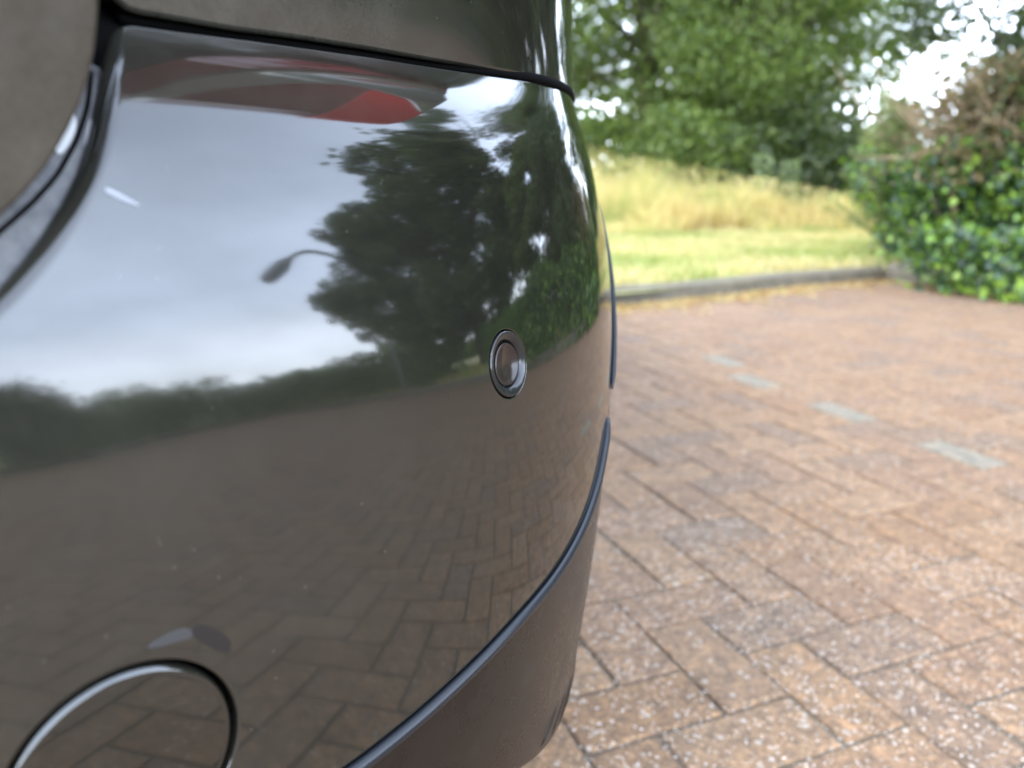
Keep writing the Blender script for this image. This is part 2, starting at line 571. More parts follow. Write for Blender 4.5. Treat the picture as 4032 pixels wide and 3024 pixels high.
def panel(name, off, loops, mt, parent, us, zs, d=0.0, lip=None, depth=0.006, dust=None, step=0.004):
    """CDT of the (u,z) region (first loop outer, others holes) on the surface, edges rolled inward.
    lip: per loop, a radius or function(points)->radii"""
    loops = [resample(l, step) if not getattr(l, 'fixed', False) else l for l in [np.asarray(q) for q in loops]]
    U, Z = np.meshgrid(us, zs)
    P = np.stack([U.ravel(), Z.ravel()], -1)
    bb0, bb1 = loops[0].min(0), loops[0].max(0)
    P = P[(P[:, 0] > bb0[0]) & (P[:, 0] < bb1[0]) & (P[:, 1] > bb0[1]) & (P[:, 1] < bb1[1])]
    P = P[inside(loops[0], P)]
    for h in loops[1:]: P = P[~inside(h, P)]
    for l in loops: P = P[dist_loop(l, P) > step * 0.45]
    vs, es, b0 = [], [], 0
    for l in loops:
        vs.append(l); n = len(l)
        es += [(b0 + i, b0 + (i + 1) % n) for i in range(n)]
        b0 += n
    vs = np.vstack(vs + [P])
    r = delaunay_2d_cdt([Vector(v) for v in vs], es, [], 0, 1e-7)
    V2 = np.array([tuple(v) for v in r[0]]); T = np.array([f for f in r[2] if len(f) == 3])
    C = V2[T].mean(1)
    k = inside(loops[0], C)
    for h in loops[1:]: k &= ~inside(h, C)
    T = T[k]
    ar = np.cross(V2[T[:, 1]] - V2[T[:, 0]], V2[T[:, 2]] - V2[T[:, 0]])
    T = T[abs(ar) > 1e-12]; ar = ar[abs(ar) > 1e-12]
    T[ar < 0] = T[ar < 0][:, ::-1]
    V3 = surf(off, V2[:, 0], V2[:, 1], d)
    N3, _, _ = surf_n(off, V2[:, 0], V2[:, 1], d)
    Vall, Nall, Fs = [V3], [N3], [T]
    D = [V2]
    b0 = len(V3); quads = []
    for li, l in enumerate(loops):
        n = len(l)
        tg = np.roll(l, -1, 0) - np.roll(l, 1, 0)
        area = 0.5 * np.sum(l[:, 0] * np.roll(l[:, 1], -1) - np.roll(l[:, 0], -1) * l[:, 1])
        sg = 1 if area > 0 else -1
        if li > 0: sg = -sg
        w2 = np.stack([tg[:, 1], -tg[:, 0]], -1) * sg
        p3 = surf(off, l[:, 0], l[:, 1], d)
        n3, du, dz = surf_n(off, l[:, 0], l[:, 1], d)
        t3 = du * tg[:, :1] + dz * tg[:, 1:]
        w3 = du * w2[:, :1] + dz * w2[:, 1:]
        t3 /= np.linalg.norm(t3, axis=1, keepdims=True)
        w3 -= t3 * np.sum(w3 * t3, 1, keepdims=True)
        w3 /= np.linalg.norm(w3, axis=1, keepdims=True)
        rr = lip[li] if isinstance(lip, (list, tuple)) else (lip or 0.0015)
        rad = rr(l) if callable(rr) else np.full(n, rr)
        rows, nrs = [], []
        for A in np.linspace(0, math.pi / 2, 9):
            rows.append(p3 + w3 * (rad * math.sin(A))[:, None] - n3 * (rad * (1 - math.cos(A)))[:, None])
            nrs.append(n3 * math.cos(A) + w3 * math.sin(A))
        rows.append(rows[-1] - n3 * depth); nrs.append(nrs[-1])
        for q, nn in zip(rows, nrs):
            Vall.append(q); Nall.append(nn); D.append(l)
        for j in range(len(rows) - 1):
            i = np.arange(n); i2 = (i + 1) % n
            a_ = b0 + j * n + i; b_ = b0 + j * n + i2; c_ = b0 + (j + 1) * n + i2; d_ = b0 + (j + 1) * n + i
            q = np.stack([a_, d_, c_, b_], -1)
            if (sg < 0) : q = q[:, ::-1]
            quads.append(q)
        b0 += n * len(rows)
    V = np.vstack(Vall); NN = np.vstack(Nall); D = np.vstack(D)
    col = None
    if dust is not None:
        dv = dust(D[:, 0], D[:, 1]); col = np.stack([dv, dv, dv], -1)
    me = np_mesh(name, V, [T, np.vstack(quads)], True, NN, col, 'dust')
    return link(name, me, mt, parent)


def mirror_left(pts):
    """points for u >= UMID listed right to left; returns their mirror continued to the left"""
    p = np.asarray(pts)[::-1].copy()
    p[:, 0] = 2 * UMID - p[:, 0]
    return p


def lat(fine, step, lo, hi, coarse):
    a_, b_ = fine
    return np.concatenate([np.arange(lo, a_, coarse), np.arange(a_, b_, step), np.arange(b_, hi, coarse)])


US = lat((-0.30, 0.36), 0.0038, -2.5, 4.0, 0.016)
ZSQ = np.arange(0.20, 0.76, 0.0038)

car = empty('parked_car', (XMID, 1.7, 0))
tag(car, 'dark grey parked car seen very close at its rear bumper corner', 'car')
car_inv = Matrix.Translation((-XMID, -1.7, 0))


def to_car(o):
    o.matrix_parent_inverse = car_inv
    return o


# key lines on the surface, in metres along and up
GAPLINE = [(-0.149, 0.7005), (-0.104, 0.7024), (-0.023, 0.7055), (0.050, 0.7064), (0.128, 0.7087), (0.25, 0.711), (0.43, 0.711)]
TRIM = [(-0.95, 0.4276), (-0.40, 0.4276), (-0.20, 0.4276), (-0.1235, 0.4276), (-0.0955, 0.4299), (-0.0557, 0.4352), (-0.0105, 0.4412), (0.0319, 0.4452),
        (0.0688, 0.4510), (0.1127, 0.4640), (0.1432, 0.4830), (0.18, 0.515), (0.235, 0.56), (0.29, 0.61), (0.36, 0.66), (0.43, 0.70)]
TRIM = np.array(TRIM)
_tu = np.linspace(-0.95, 0.43, 300)
TRIM = np.stack([_tu, pchip(TRIM[:, 0], TRIM[:, 1], _tu)], -1)
CUT = [(-0.1519, 0.6988), (-0.1594, 0.6893), (-0.1672, 0.6770), (-0.1740, 0.6658), (-0.1800, 0.6564), (-0.1875, 0.6462), (-0.1959, 0.6364), (-0.2032, 0.6289),
       (-0.2085, 0.6240), (-0.225, 0.611), (-0.25, 0.601), (-0.30, 0.596), (-0.50, 0.595), (-0.95, 0.595)]
CUT = np.array(CUT)
_n = len(CUT)
_t = np.gradient(CUT, axis=0); _t /= np.hypot(*_t.T)[:, None]
CUT = CUT + np.stack([-_t[:, 1], _t[:, 0]], -1) * np.interp(CUT[:, 1], [0.66, 0.70], [0.0064, 0.0030])[:, None]
CUT = list(map(tuple, CUT))
GAPLINE = [(-0.1475, 0.7005)] + GAPLINE[1:]
TOW = (-0.1985, 0.4742, 0.0365)
SEN = (-0.0029, 0.5674, 0.0170)

# right half outline, from top of rear centre clockwise is mirrored on the left
half = list(map(tuple, TRIM)) + [(0.43, 0.705)] + GAPLINE[::-1][1:] + CUT
right = np.array(half)                        # starts rear centre bottom -> right -> top -> rear centre top
left = mirror_left(right)
outline = np.vstack([right, left])
outline = resample(outline, 0.0035)


def lip_bumper(l):
    r = np.full(len(l), 0.0022)
    uu = np.where(l[:, 0] < UMID, 2 * UMID - l[:, 0], l[:, 0])
    k = (uu < -0.143) & (l[:, 1] > 0.59)
    r[k] = 0.0062
    kk = np.ones(9) / 9
    return np.convolve(np.pad(r, 4, mode='wrap'), kk, 'valid')


def dust_bumper(u, z):
    wl = 1 - smooth_((u + 0.24) / 0.30)
    low = 1 - smooth_((z - 0.44) / 0.12)
    lipd = (1 - smooth_((u + 0.20) / 0.06)) * smooth_((z - 0.60) / 0.04)
    shelf = smooth_((z - 0.664) / 0.022) * (1 - smooth_((u - 0.03) / 0.08))
    return 0.010 + 0.075 * wl + 0.010 * low + 0.05 * lipd + 0.13 * shelf


bumper = to_car(panel('rear_bumper', off_bumper, [outline, circle(TOW[0], TOW[1], TOW[2], 150), circle(SEN[0], SEN[1], SEN[2], 110)],
                      M['paint'], car, US, ZSQ, 0.0, [lip_bumper, 0.0012, 0.0007], 0.012, dust_bumper, 0.0035))

# lower black bumper skin under the trim line
ARC = (0.72, 0.30, 0.37)
arc_pts = [(ARC[0] - ARC[2] * math.cos(A), ARC[1] + ARC[2] * math.sin(A)) for A in np.linspace(-0.15, math.pi + 0.15, 40)]
_tr2 = TRIM.copy(); _tr2[:, 1] -= 0.0078
_tr2[:, 0] += 0.004 * smooth_((_tr2[:, 0] - 0.1) / 0.15)
trim_over = [(0.45, 0.703), (0.55, 0.735), (0.72, 0.75), (0.89, 0.735), (1.02, 0.69), (1.13, 0.60), (1.19, 0.45), (1.20, 0.30)]
low_right = [(-0.95, 0.372), (-0.10, 0.370), (-0.037, 0.355), (0.0045, 0.335), (0.029, 0.323), (0.07, 0.3055), (0.113, 0.290), (0.18, 0.272), (0.25, 0.258), (0.33, 0.25)]
lowr = list(low_right) + arc_pts + [(1.12, 0.26), (1.20, 0.28)] + trim_over[::-1] + list(map(tuple, _tr2[::-1]))
lowr = np.array(lowr)
lo_out = resample(np.vstack([lowr[::-1][::-1], mirror_left(lowr)]), 0.005)
lower = to_car(panel('lower_bumper', off_bumper, [lo_out], M['plastic'], car, US, ZSQ, -0.0015, 0.004, 0.012, None, 0.005))

# rubber bead that follows the trim line; interrupted where bumper and arch trim meet
def bead(name, seg, rad, mt, parent, d=0.0005, off=off_bumper, n=10):
    p = surf(off, seg[:, 0], seg[:, 1], d)
    b_ = MB(); b_.tube([Vector(q) for q in p], rad, n)
    return b_.build(name, mt, parent)


tb = TRIM.copy(); tb[:, 1] -= 0.0050
k1 = tb[(tb[:, 0] < 0.163)]
rad = [0.0031] * len(k1)
rad[-1] = 0.0012; rad[-2] = 0.0022
to_car(bead('trim_bead', k1, rad, M['rubber'], car))
k2 = np.vstack([tb[(tb[:, 0] > 0.180)], np.array([(0.45, 0.703), (0.55, 0.735), (0.72, 0.75), (0.89, 0.735), (1.02, 0.69), (1.13, 0.60), (1.19, 0.45), (1.20, 0.30)])])
k2 = resample(k2, 0.006, False)
rad = [0.0019] * len(k2); rad[0] = 0.0008; rad[1] = 0.0015
to_car(bead('arch_bead', k2, rad, M['rubber'], car, 0.001))
k1m = k1.copy(); k1m[:, 0] = 2 * UMID - k1m[:, 0]
to_car(bead('trim_bead', k1m, 0.0029, M['rubber'], car))

# ribs moulded into the lower lip of the bumper corner
rib = MB()
for i in range(7):
    u0 = 0.035 + i * 0.024
    for k in range(1):
        zb = np.interp(u0, [0.029, 0.07, 0.113, 0.18, 0.25, 0.33], [0.323, 0.3055, 0.290, 0.272, 0.258, 0.25])
        pts = surf(off_bumper, np.linspace(u0, u0 + 0.045, 6), np.linspace(zb, zb + 0.016 + 0.003 * i, 6), -0.0036)
        rib.tube([Vector(q) for q in pts], [0.0018, 0.0030, 0.0032, 0.0028, 0.0020, 0.0006], 8)
ro = to_car(rib.build('lip_ribs', M['plastic'], car))

# dark inner shell behind every gap
iu = lat((-0.30, 0.30), 0.02, -0.95, 1.2, 0.05)
iu = np.concatenate([2 * UMID - iu[::-1], iu[1:]])
iz = np.arange(0.385, 0.735, 0.015)
IU, IZ = np.meshgrid(iu, iz)
IV = surf(off_bumper, IU.ravel(), IZ.ravel(), -0.020)
nu, nz_ = len(iu), len(iz)
ii = np.arange(nu * nz_).reshape(nz_, nu)
IF = np.stack([ii[:-1, :-1].ravel(), ii[:-1, 1:].ravel(), ii[1:, 1:].ravel(), ii[1:, :-1].ravel()], -1)
C_ = np.stack([IU.ravel(), IZ.ravel()], -1)[IF].mean(1)
IF = IF[np.hypot(C_[:, 0] - ARC[0], C_[:, 1] - ARC[1]) > ARC[2] + 0.02]
to_car(link('inner_shell', np_mesh('inner_shell', IV, IF), M['dark'], car))

# quarter panel above the shelf, with the lamp opening
QE = [(-0.1390, 0.7145), (-0.1350, 0.7115), (-0.113, 0.7115), (-0.0915, 0.7115), (-0.054, 0.7130), (-0.008, 0.7140), (0.065, 0.7145), (0.13, 0.7142), (0.208, 0.7165), (0.45, 0.7170)]
q_out = QE + [(0.55, 0.741), (0.72, 0.757), (0.89, 0.741), (1.025, 0.695), (1.137, 0.604), (1.197, 0.45), (1.21, 0.30), (1.60, 0.30), (1.60, 0.96), (0.45, 0.965), (-0.1395, 0.965), (-0.1395, 0.75)]
LAMP = [(-0.122, 0.800), (-0.108, 0.780), (-0.08, 0.755), (-0.04, 0.737), (0.0, 0.734), (0.05, 0.746), (0.10, 0.757), (0.122, 0.775), (0.126, 0.82), (0.118, 0.93), (-0.05, 0.945), (-0.122, 0.94)]
lamp_loop = rounded(LAMP, 4)


def dust_quarter(u, z):
    return 0.05 + 0.30 * (1 - smooth_((u + 0.04) / 0.15))


qz = np.concatenate([np.arange(0.25, 0.70, 0.02), np.arange(0.705, 0.80, 0.0045), np.arange(0.80, 1.0, 0.015)])
qu = lat((-0.18, 0.36), 0.005, -0.3, 2.9, 0.02)
quarter = to_car(panel('quarter_panel', off_quarter, [resample(q_out, 0.004), lamp_loop], M['paint'], car, qu, qz, 0, [0.0028, 0.0015], 0.012, dust_quarter, 0.004))
_gs = resample(np.array([(-0.137, 0.7085), (-0.05, 0.7100), (0.064, 0.7120), (0.137, 0.7128), (0.25, 0.7140), (0.43, 0.7145)]), 0.006, False)
to_car(bead('panel_gap_seal', _gs, 0.0030, M['dark'], car, -0.0075 + 0.0057 * smooth_((_gs[:, 0] - 0.02) / 0.13), off_quarter, 8))  # black bead put in to give the panel gap its shade

# tail lamp: smoked lower lens, pale ridge, red upper lens
RU = np.linspace(-0.117, 0.120, 60)
RZ = pchip([-0.12, -0.105, -0.09, -0.07, -0.02, 0.03, 0.08, 0.12], [0.852, 0.838, 0.818, 0.787, 0.760, 0.746, 0.752, 0.772], RU)   # underside of the ridge
LB = np.interp(RU, [-0.122, -0.105, -0.08, -0.04, 0.0, 0.05, 0.10, 0.122], [0.818, 0.790, 0.763, 0.742, 0.738, 0.745, 0.755, 0.774])  # lamp's lower edge
k = (RZ - LB > 0.0015)
lowl = np.vstack([np.stack([RU[k], LB[k]], -1), np.stack([RU[k], RZ[k]], -1)[::-1]])
ridge = np.vstack([np.stack([RU, RZ + 0.0012], -1), np.stack([RU, RZ + 0.0200], -1)[::-1]])
upper = np.vstack([np.stack([RU, RZ + 0.0215], -1), np.array([(0.123, 0.82), (0.114, 0.925), (-0.05, 0.94), (-0.117, 0.935)])])
lz = np.arange(0.70, 1.0, 0.006)
tl = to_car(panel('tail_lamp', off_lamp, [upper], M['redlens'], car, qu, lz, 0, 0.003, 0.05, None, 0.004))
kb = RU > 0.045
br = np.vstack([np.stack([RU[kb], RZ[kb] + 0.0235], -1), np.array([(0.1195, 0.82), (0.116, 0.86), (0.045, 0.86)])])
panel('reflector_lens', off_lamp, [br], M['brightlens'], tl, qu, lz, 0.0018, 0.001, 0.003, None, 0.004)
panel('lamp_ridge', off_lamp, [ridge], M['chrome'], tl, qu, lz, 0.003, 0.004, 0.05, None, 0.003)
panel('smoked_lens', off_lamp, [lowl], M['darklens'], tl, qu, lz, -0.001, 0.001, 0.04, None, 0.003)

# tailgate with its rolled lower corner
TE = [(-0.1800, 0.735), (-0.1803, 0.7050), (-0.1808, 0.6965), (-0.1815, 0.6900), (-0.1828, 0.6825), (-0.1855, 0.6735), (-0.1900, 0.6643), (-0.1960, 0.6550), (-0.2020, 0.6480), (-0.2095, 0.6415), (-0.217, 0.6365), (-0.235, 0.628), (-0.26, 0.622), (-0.30, 0.618), (-0.5, 0.615), (-0.95, 0.615)]
tg_r = np.array([(-0.95, 0.96), (-0.180, 0.96)] + TE)[::-1]
tg_out = resample(np.vstack([tg_r, mirror_left(tg_r)]), 0.004)
tailgate = to_car(panel('tailgate', off_tailgate, [tg_out], M['paint'], car, np.concatenate([np.arange(-2.0, -0.34, 0.02), np.arange(-0.34, -0.13, 0.004)]),
                        np.concatenate([np.arange(0.60, 0.75, 0.0045), np.arange(0.75, 1.0, 0.02)]), 0, 0.0022, 0.02,
                        lambda u, z: np.full_like(u, 0.34), 0.004))
# channel floor and seam between tailgate and bumper
ch = np.array([(-0.176, 0.691), (-0.165, 0.688), (-0.157, 0.682), (-0.166, 0.660), (-0.19, 0.632), (-0.22, 0.600), (-0.30, 0.585), (-0.95, 0.585), (-0.95, 0.64), (-0.3, 0.645), (-0.24, 0.655), (-0.205, 0.675)])[::-1]
to_car(panel('channel_floor', off_bumper, [resample(ch, 0.006)], M['flange'], car, qu[qu < 0], np.arange(0.58, 0.74, 0.005), -0.0075, 0.001, 0.004, None, 0.006))
SEAL = np.array([(-0.1655, 0.6840), (-0.1713, 0.6726), (-0.1775, 0.6630), (-0.1861, 0.6525), (-0.1945, 0.6450), (-0.206, 0.6363), (-0.225, 0.622), (-0.26, 0.612), (-0.32, 0.608), (-0.6, 0.606)])
to_car(bead('channel_seam', resample(SEAL, 0.004, False), 0.0007, M['dark'], car, -0.0068))


# small marks and painted glints, thin films lying on the lacquer
def film(name, pts, mt, parent, off=off_bumper, d=0.0002):
    l = rounded(pts, 2)
    us_ = np.arange(l[:, 0].min(), l[:, 0].max(), 0.002); zs_ = np.arange(l[:, 1].min(), l[:, 1].max(), 0.002)
    return panel(name, off, [l], mt, parent, us_, zs_, d, 0.0001, 0.00005, None, 0.0012)


# ------- round parts in the bumper
def frame_at(u, z, off=off_bumper):
    n, du, dz = surf_n(off, np.array([u]), np.array([z]))
    p = surf(off, np.array([u]), np.array([z]))[0]
    n = n[0]; x = du[0] / np.linalg.norm(du[0]); y = np.cross(n, x)
    return p, x, y, n


def lathe(profile, F, seg=72):
    p, x, y, n = F
    V, Fc = [], []
    for r, h in profile:
        for k in range(seg):
            A = 2 * math.pi * k / seg
            V.append(p + (x * math.cos(A) + y * math.sin(A)) * r + n * h)
    m = len(profile)
    for i in range(m - 1):
        for k in range(seg):
            k2 = (k + 1) % seg
            Fc.append((i * seg + k, i * seg + k2, (i + 1) * seg + k2, (i + 1) * seg + k))
    Fc.append(tuple((m - 1) * seg + k for k in range(seg)))
    b_ = MB(); b_.add(V, Fc)
    return b_


FS = frame_at(SEN[0], SEN[1])
def arcp(r0, h0, rad, a0, a1, n=5):
    return [(r0 + rad * math.cos(A), h0 + rad * math.sin(A)) for A in np.linspace(a0, a1, n)]
ringp = [(0.0158, -0.010), (0.0158, -0.0008)] + arcp(0.0150, -0.0006, 0.0008, 0, math.pi / 2) + [(0.0143, 0.00005), (0.0130, -0.0004), (0.0119, -0.0011), (0.0112, -0.0019), (0.0111, -0.0026), (0.0108, -0.0040)]
sensor = lathe([(r, h + 0.0004) for r, h in ringp], FS).build('parking_sensor', M['sensring'], bumper)
fp = [(0.0102, -0.008), (0.0102, -0.0012)] + arcp(0.0096, -0.0012, 0.0006, 0, math.pi / 2, 4) + [(0.0090, -0.0006), (0.0088, -0.0009), (0.0001, -0.0008)]
lathe(fp, FS).build('sensor_face', M['sensor'], sensor)

# tow eye cover follows the bumper surface
cover = panel('tow_eye_cover', off_bumper, [circle(TOW[0], TOW[1], 0.0309, 130)], M['paint'], bumper, US, ZSQ, -0.0002, 0.0027, 0.006,
              lambda u, z: np.full_like(u, 0.03), 0.0015)
cover['label'] = 'round painted plug over the towing eye'

film('paint_scuff', [(-0.1765, 0.6490), (-0.1752, 0.6495), (-0.1715, 0.6472), (-0.1675, 0.6446), (-0.1667, 0.6438), (-0.1680, 0.6441), (-0.1730, 0.6462), (-0.1762, 0.6482)], M['scuff'], bumper)  # short pale grey dash on the bumper
for pts, mt in (([(-0.1895, 0.5135), (-0.181, 0.5150), (-0.1755, 0.5140), (-0.1745, 0.5100), (-0.1790, 0.5108), (-0.187, 0.5118)], M['scuffgrey']),
                ([(-0.1745, 0.5150), (-0.1700, 0.5120), (-0.1655, 0.5075), (-0.1628, 0.5030), (-0.1635, 0.4990), (-0.1670, 0.5010), (-0.1715, 0.5065), (-0.1750, 0.5105)], M['scuffdark'])):
    film('worn_patch', pts, mt, bumper)
film('dirt_patch', [(-0.1790, 0.676), (-0.1760, 0.6745), (-0.1755, 0.668), (-0.1800, 0.6615), (-0.1845, 0.6575), (-0.1835, 0.664)], M['dirt'], car, off_bumper, -0.0071)  # glints in the channel, painted as flat pale films
film('dirt_patch', [(-0.1700, 0.6690), (-0.1712, 0.6700), (-0.1745, 0.6640), (-0.1765, 0.6590), (-0.1740, 0.6600), (-0.1718, 0.6640)], M['dirt'], car, off_bumper, -0.0071)
for o in list(bpy.data.objects):
    if o.name.startswith('dirt_patch'): to_car(o)

# ------------------------------------------------------------------ rest of the car (upper body, glass, front, wheels)
def skin(name, off, u0, u1, z0, z1, mt, parent, d=0.0, nu_=80, nz2=14, mirror=False):
    u = np.linspace(u0, u1, nu_); z = np.linspace(z0, z1, nz2)
    if mirror: u = 2 * UMID - u[::-1]
    A, B = np.meshgrid(u, z)
    V = surf(off, A.ravel(), B.ravel(), d)
    i = np.arange(nu_ * nz2).reshape(nz2, nu_)
    F = np.stack([i[:-1, :-1].ravel(), i[:-1, 1:].ravel(), i[1:, 1:].ravel(), i[1:, :-1].ravel()], -1)
    dv = np.full((len(V), 3), 0.15)
    o = link(name, np_mesh(name, V, F, True, None, dv, 'dust'), mt, parent)
    return to_car(o) if parent is car else o


# front half: sides from u=1.61, bonnet and windscreen as slopes
CX_ = XMID
for mir in (False, True):
    skin('front_wing', off_quarter, 1.606, 3.95, 0.30, 0.965, M['paint'], car, 0, 90, 16, mir)
# left rear quarter (mirror of the right one, plain) and glass band, pillars
skin('quarter_panel', off_quarter, -0.139, 1.60, 0.757, 0.965, M['paint'], car, 0, 60, 12, True)
skin('side_glass', off_quarter, 0.30, 2.2, 0.972, 1.36, M['glass'], car, -0.004, 50, 12, False)
skin('side_glass', off_quarter, 0.30, 2.2, 0.972, 1.36, M['glass'], car, -0.004, 50, 12, True)
skin('rear_pillar', off_quarter, -0.139, 0.295, 0.970, 1.40, M['paint'], car, 0, 30, 12, False)
skin('rear_pillar', off_quarter, -0.139, 0.295, 0.970, 1.40, M['paint'], car, 0, 30, 12, True)
skin('inner_shell', off_quarter, 2 * UMID - 0.02, 0.02, 0.69, 1.395, M['dark'], car, -0.035, 90, 8)
_rw = skin('rear_window', off_tailgate, -1.755, -0.145, 0.967, 1.40, M['glass'], car, -0.002, 60, 12)
# roof: closes the top from the u ring at z=1.40
ru = np.concatenate([2 * UMID - np.linspace(-0.95, 2.2, 60)[::-1], np.linspace(-0.95, 2.2, 60)[1:]])
rim_ = surf(off_quarter, ru, np.full_like(ru, 1.402), 0.002)
cenl = np.stack([np.full(len(ru), XMID), np.clip(rim_[:, 1], 0.45, 2.2), np.full(len(ru), 1.49)], -1)
RV = np.vstack([rim_ * (1 - t_) + cenl * t_ + np.array([0, 0, 1]) * 0.035 * math.sin(math.pi * t_) for t_ in np.linspace(0, 1, 8)])
n0 = len(ru); i = np.arange(n0 * 8).reshape(8, n0)
RF = np.stack([i[:-1, :-1].ravel(), i[:-1, 1:].ravel(), i[1:, 1:].ravel(), i[1:, :-1].ravel()], -1)
to_car(link('roof', np_mesh('roof', RV, RF, True, None, np.full((len(RV), 3), 0.15), 'dust'), M['paint'], car))
# bonnet and windscreen
fu = np.linspace(1.9, 4.0, 60)
fu = np.concatenate([fu, ])
fr = surf(off_quarter, fu, np.full_like(fu, 0.966))
fl = fr.copy(); fl[:, 0] = 2 * XMID - fl[:, 0]
BV = np.vstack([fr * (1 - t_) + fl * t_ + np.array([0, 0, 0.07]) * math.sin(math.pi * t_) for t_ in np.linspace(0, 1, 12)])
i = np.arange(60 * 12).reshape(12, 60)
BF = np.stack([i[:-1, :-1].ravel(), i[1:, :-1].ravel(), i[1:, 1:].ravel(), i[:-1, 1:].ravel()], -1)
to_car(link('bonnet', np_mesh('bonnet', BV, BF, True, None, np.full((len(BV), 3), 0.15), 'dust'), M['paint'], car))
top = surf(off_quarter, np.array([2.2]), np.array([1.402]))[0]
low = surf(off_quarter, np.array([2.75]), np.array([0.975]))[0]
WV, WF = [], []
for j, t_ in enumerate(np.linspace(0, 1, 10)):
    p = top * (1 - t_) + low * t_
    for k, s_ in enumerate(np.linspace(-1, 1, 13)):
        WV.append((XMID + (p[0] - XMID) * s_, p[1] + 0.10 * (1 - s_ * s_), p[2] + 0.03 * (1 - s_ * s_) * (1 - t_)))
for j in range(9):
    for k in range(12):
        WF.append((j * 13 + k, j * 13 + k + 1, (j + 1) * 13 + k + 1, (j + 1) * 13 + k))
b_ = MB(); b_.add(WV, WF); to_car(b_.build('windscreen', M['glass'], car))
# floor pan keeps daylight out from below
b_ = MB(); b_.box((XMID, 1.75, 0.30), (0.60, 1.55, 0.012)); to_car(b_.build('floor_pan', M['dark'], car))

wc = surf(off_bumper, np.array([ARC[0]]), np.array([0.35]))[0]


def wheel(cx, cy, sgn, first=None):
    if first is None:
        t = MB()
        prof_ = [(0.20, 0.075), (0.235, 0.092), (0.275, 0.095), (0.292, 0.080), (0.296, 0.045), (0.296, -0.045), (0.292, -0.08), (0.275, -0.095), (0.20, -0.09)]
        seg = 56; V, F = [], []
        for r, h in prof_:
            for k in range(seg):
                A = 2 * math.pi * k / seg
                V.append((h, r * math.cos(A), r * math.sin(A)))
        for i_ in range(len(prof_) - 1):
            for k in range(seg):
                k2 = (k + 1) % seg
                F.append((i_ * seg + k, i_ * seg + k2, (i_ + 1) * seg + k2, (i_ + 1) * seg + k))
        t.add(V, F)
        ty = t.build('wheel', M['tyre'], car)
        r = MB()
        rp = [(0.205, 0.07), (0.20, 0.078), (0.185, 0.05), (0.18, -0.06)]
        V, F = [], []
        for rr, h in rp:
            for k in range(seg):
                A = 2 * math.pi * k / seg
                V.append((h, rr * math.cos(A), rr * math.sin(A)))
        for i_ in range(len(rp) - 1):
            for k in range(seg):
                k2 = (k + 1) % seg
                F.append((i_ * seg + k, i_ * seg + k2, (i_ + 1) * seg + k2, (i_ + 1) * seg + k))
        r.add(V, F)
        for k in range(5):
            A = 2 * math.pi * k / 5
            for dA in (-0.12, 0.12):
                r.tube([(0.062, 0.03 * math.cos(A), 0.03 * math.sin(A)), (0.055, 0.19 * math.cos(A + dA), 0.19 * math.sin(A + dA))], [0.022, 0.013], 6)
        r.tube([(0.03, 0, 0), (0.07, 0, 0)], [0.05, 0.04], 16)
        ro_ = r.build('rim', M['rim'], ty)
        return ty
    o = first.copy(); COL.objects.link(o)
    for ch_ in first.children:
        c_ = ch_.copy(); COL.objects.link(c_); c_.parent = o
    return o


wx = wc[0] - 0.10
w0 = wheel(0, 0, 1)
spots = [(wx, wc[1], 0), (2 * XMID - wx, wc[1], math.pi), (wx, wc[1] + 2.15, 0), (2 * XMID - wx, wc[1] + 2.15, math.pi)]
for i, (x, y, rz) in enumerate(spots):
    o = w0 if i == 0 else wheel(0, 0, 1, w0)
    o.parent = car
    o.matrix_parent_inverse = car_inv
    o.location = (x, y, 0.298); o.rotation_euler = (0, 0, rz)

# ------------------------------------------------------------------ ground
def flat(name, pts, z, mt, kind='structure'):
    me = bpy.data.meshes.new(name)
    me.from_pydata([(x, y, z) for x, y in pts], [], [tuple(range(len(pts)))])
    return tag(link(name, me, mt), kind=kind)


flat('ground', [(-350, -350), (350, -350), (350, 350), (-350, 350)], -0.06, M['lawn'])
# edge of the paving: (x, y) from far left round to the right and behind
EDGE = [(-9, 3.9), (-4, 4.05), (-1.0, 4.0), (0.52, 4.18), (1.41, 4.73), (2.15, 5.25), (2.62, 5.42)]
BED = [(2.62, 5.42), (2.72, 4.75), (3.0, 4.25), (4.3, 3.55), (5.6, 3.05), (8.0, 2.85), (10.5, 2.0), (12.6, 0.4), (13.4, -1.8), (11.5, -3.2), (8.8, -3.6), (7.0, -4.3), (5.8, -6.0), (5.4, -10.0)]
PAVE = EDGE + BED[1:] + [(-9, -10.0)]
pave = flat('block_pavement', PAVE, -0.0042, M['sand'])
grass_ring = EDGE + BED[1:] + [(5.4, -60), (150, -60), (150, 200), (-150, 200), (-150, 3.9)]
verge = flat('grass_verge', grass_ring, 0.07, M['lawn'])

# herringbone pavers: bricks along az 158 and az 68
BL, BW = 0.2, 0.1
a1 = R(158.5)
e1 = np.array([math.sin(a1), math.cos(a1)]); e2 = np.array([-e1[1], e1[0]])
cells = []
rng_n = 110
for i in range(-rng_n, rng_n):
    for j in range(-rng_n, rng_n):
        # unit cell units of BW on a square lattice: standard herringbone
        k = (i - j) % 4
        if k == 0: cells.append((i, j, 0))         # covers (i,j),(i+1,j)
        elif k == 3: cells.append((i, j, 1))       # covers (i,j),(i,j+1)
ctr, ori = [], []
for i, j, o_ in cells:
    ctr.append(((i + 1.0) * BW, (j + 0.5) * BW) if o_ == 0 else ((i + 0.5) * BW, (j + 1.0) * BW)); ori.append(o_)
ctr = np.array(ctr); ori = np.array(ori)
O0 = np.array([0.069, 1.086])
W_ = O0 + ctr[:, :1] * e1 + ctr[:, 1:] * e2
poly = np.array(PAVE)
k = inside(poly, W_) & (dist_loop(poly, W_) > 0.02)
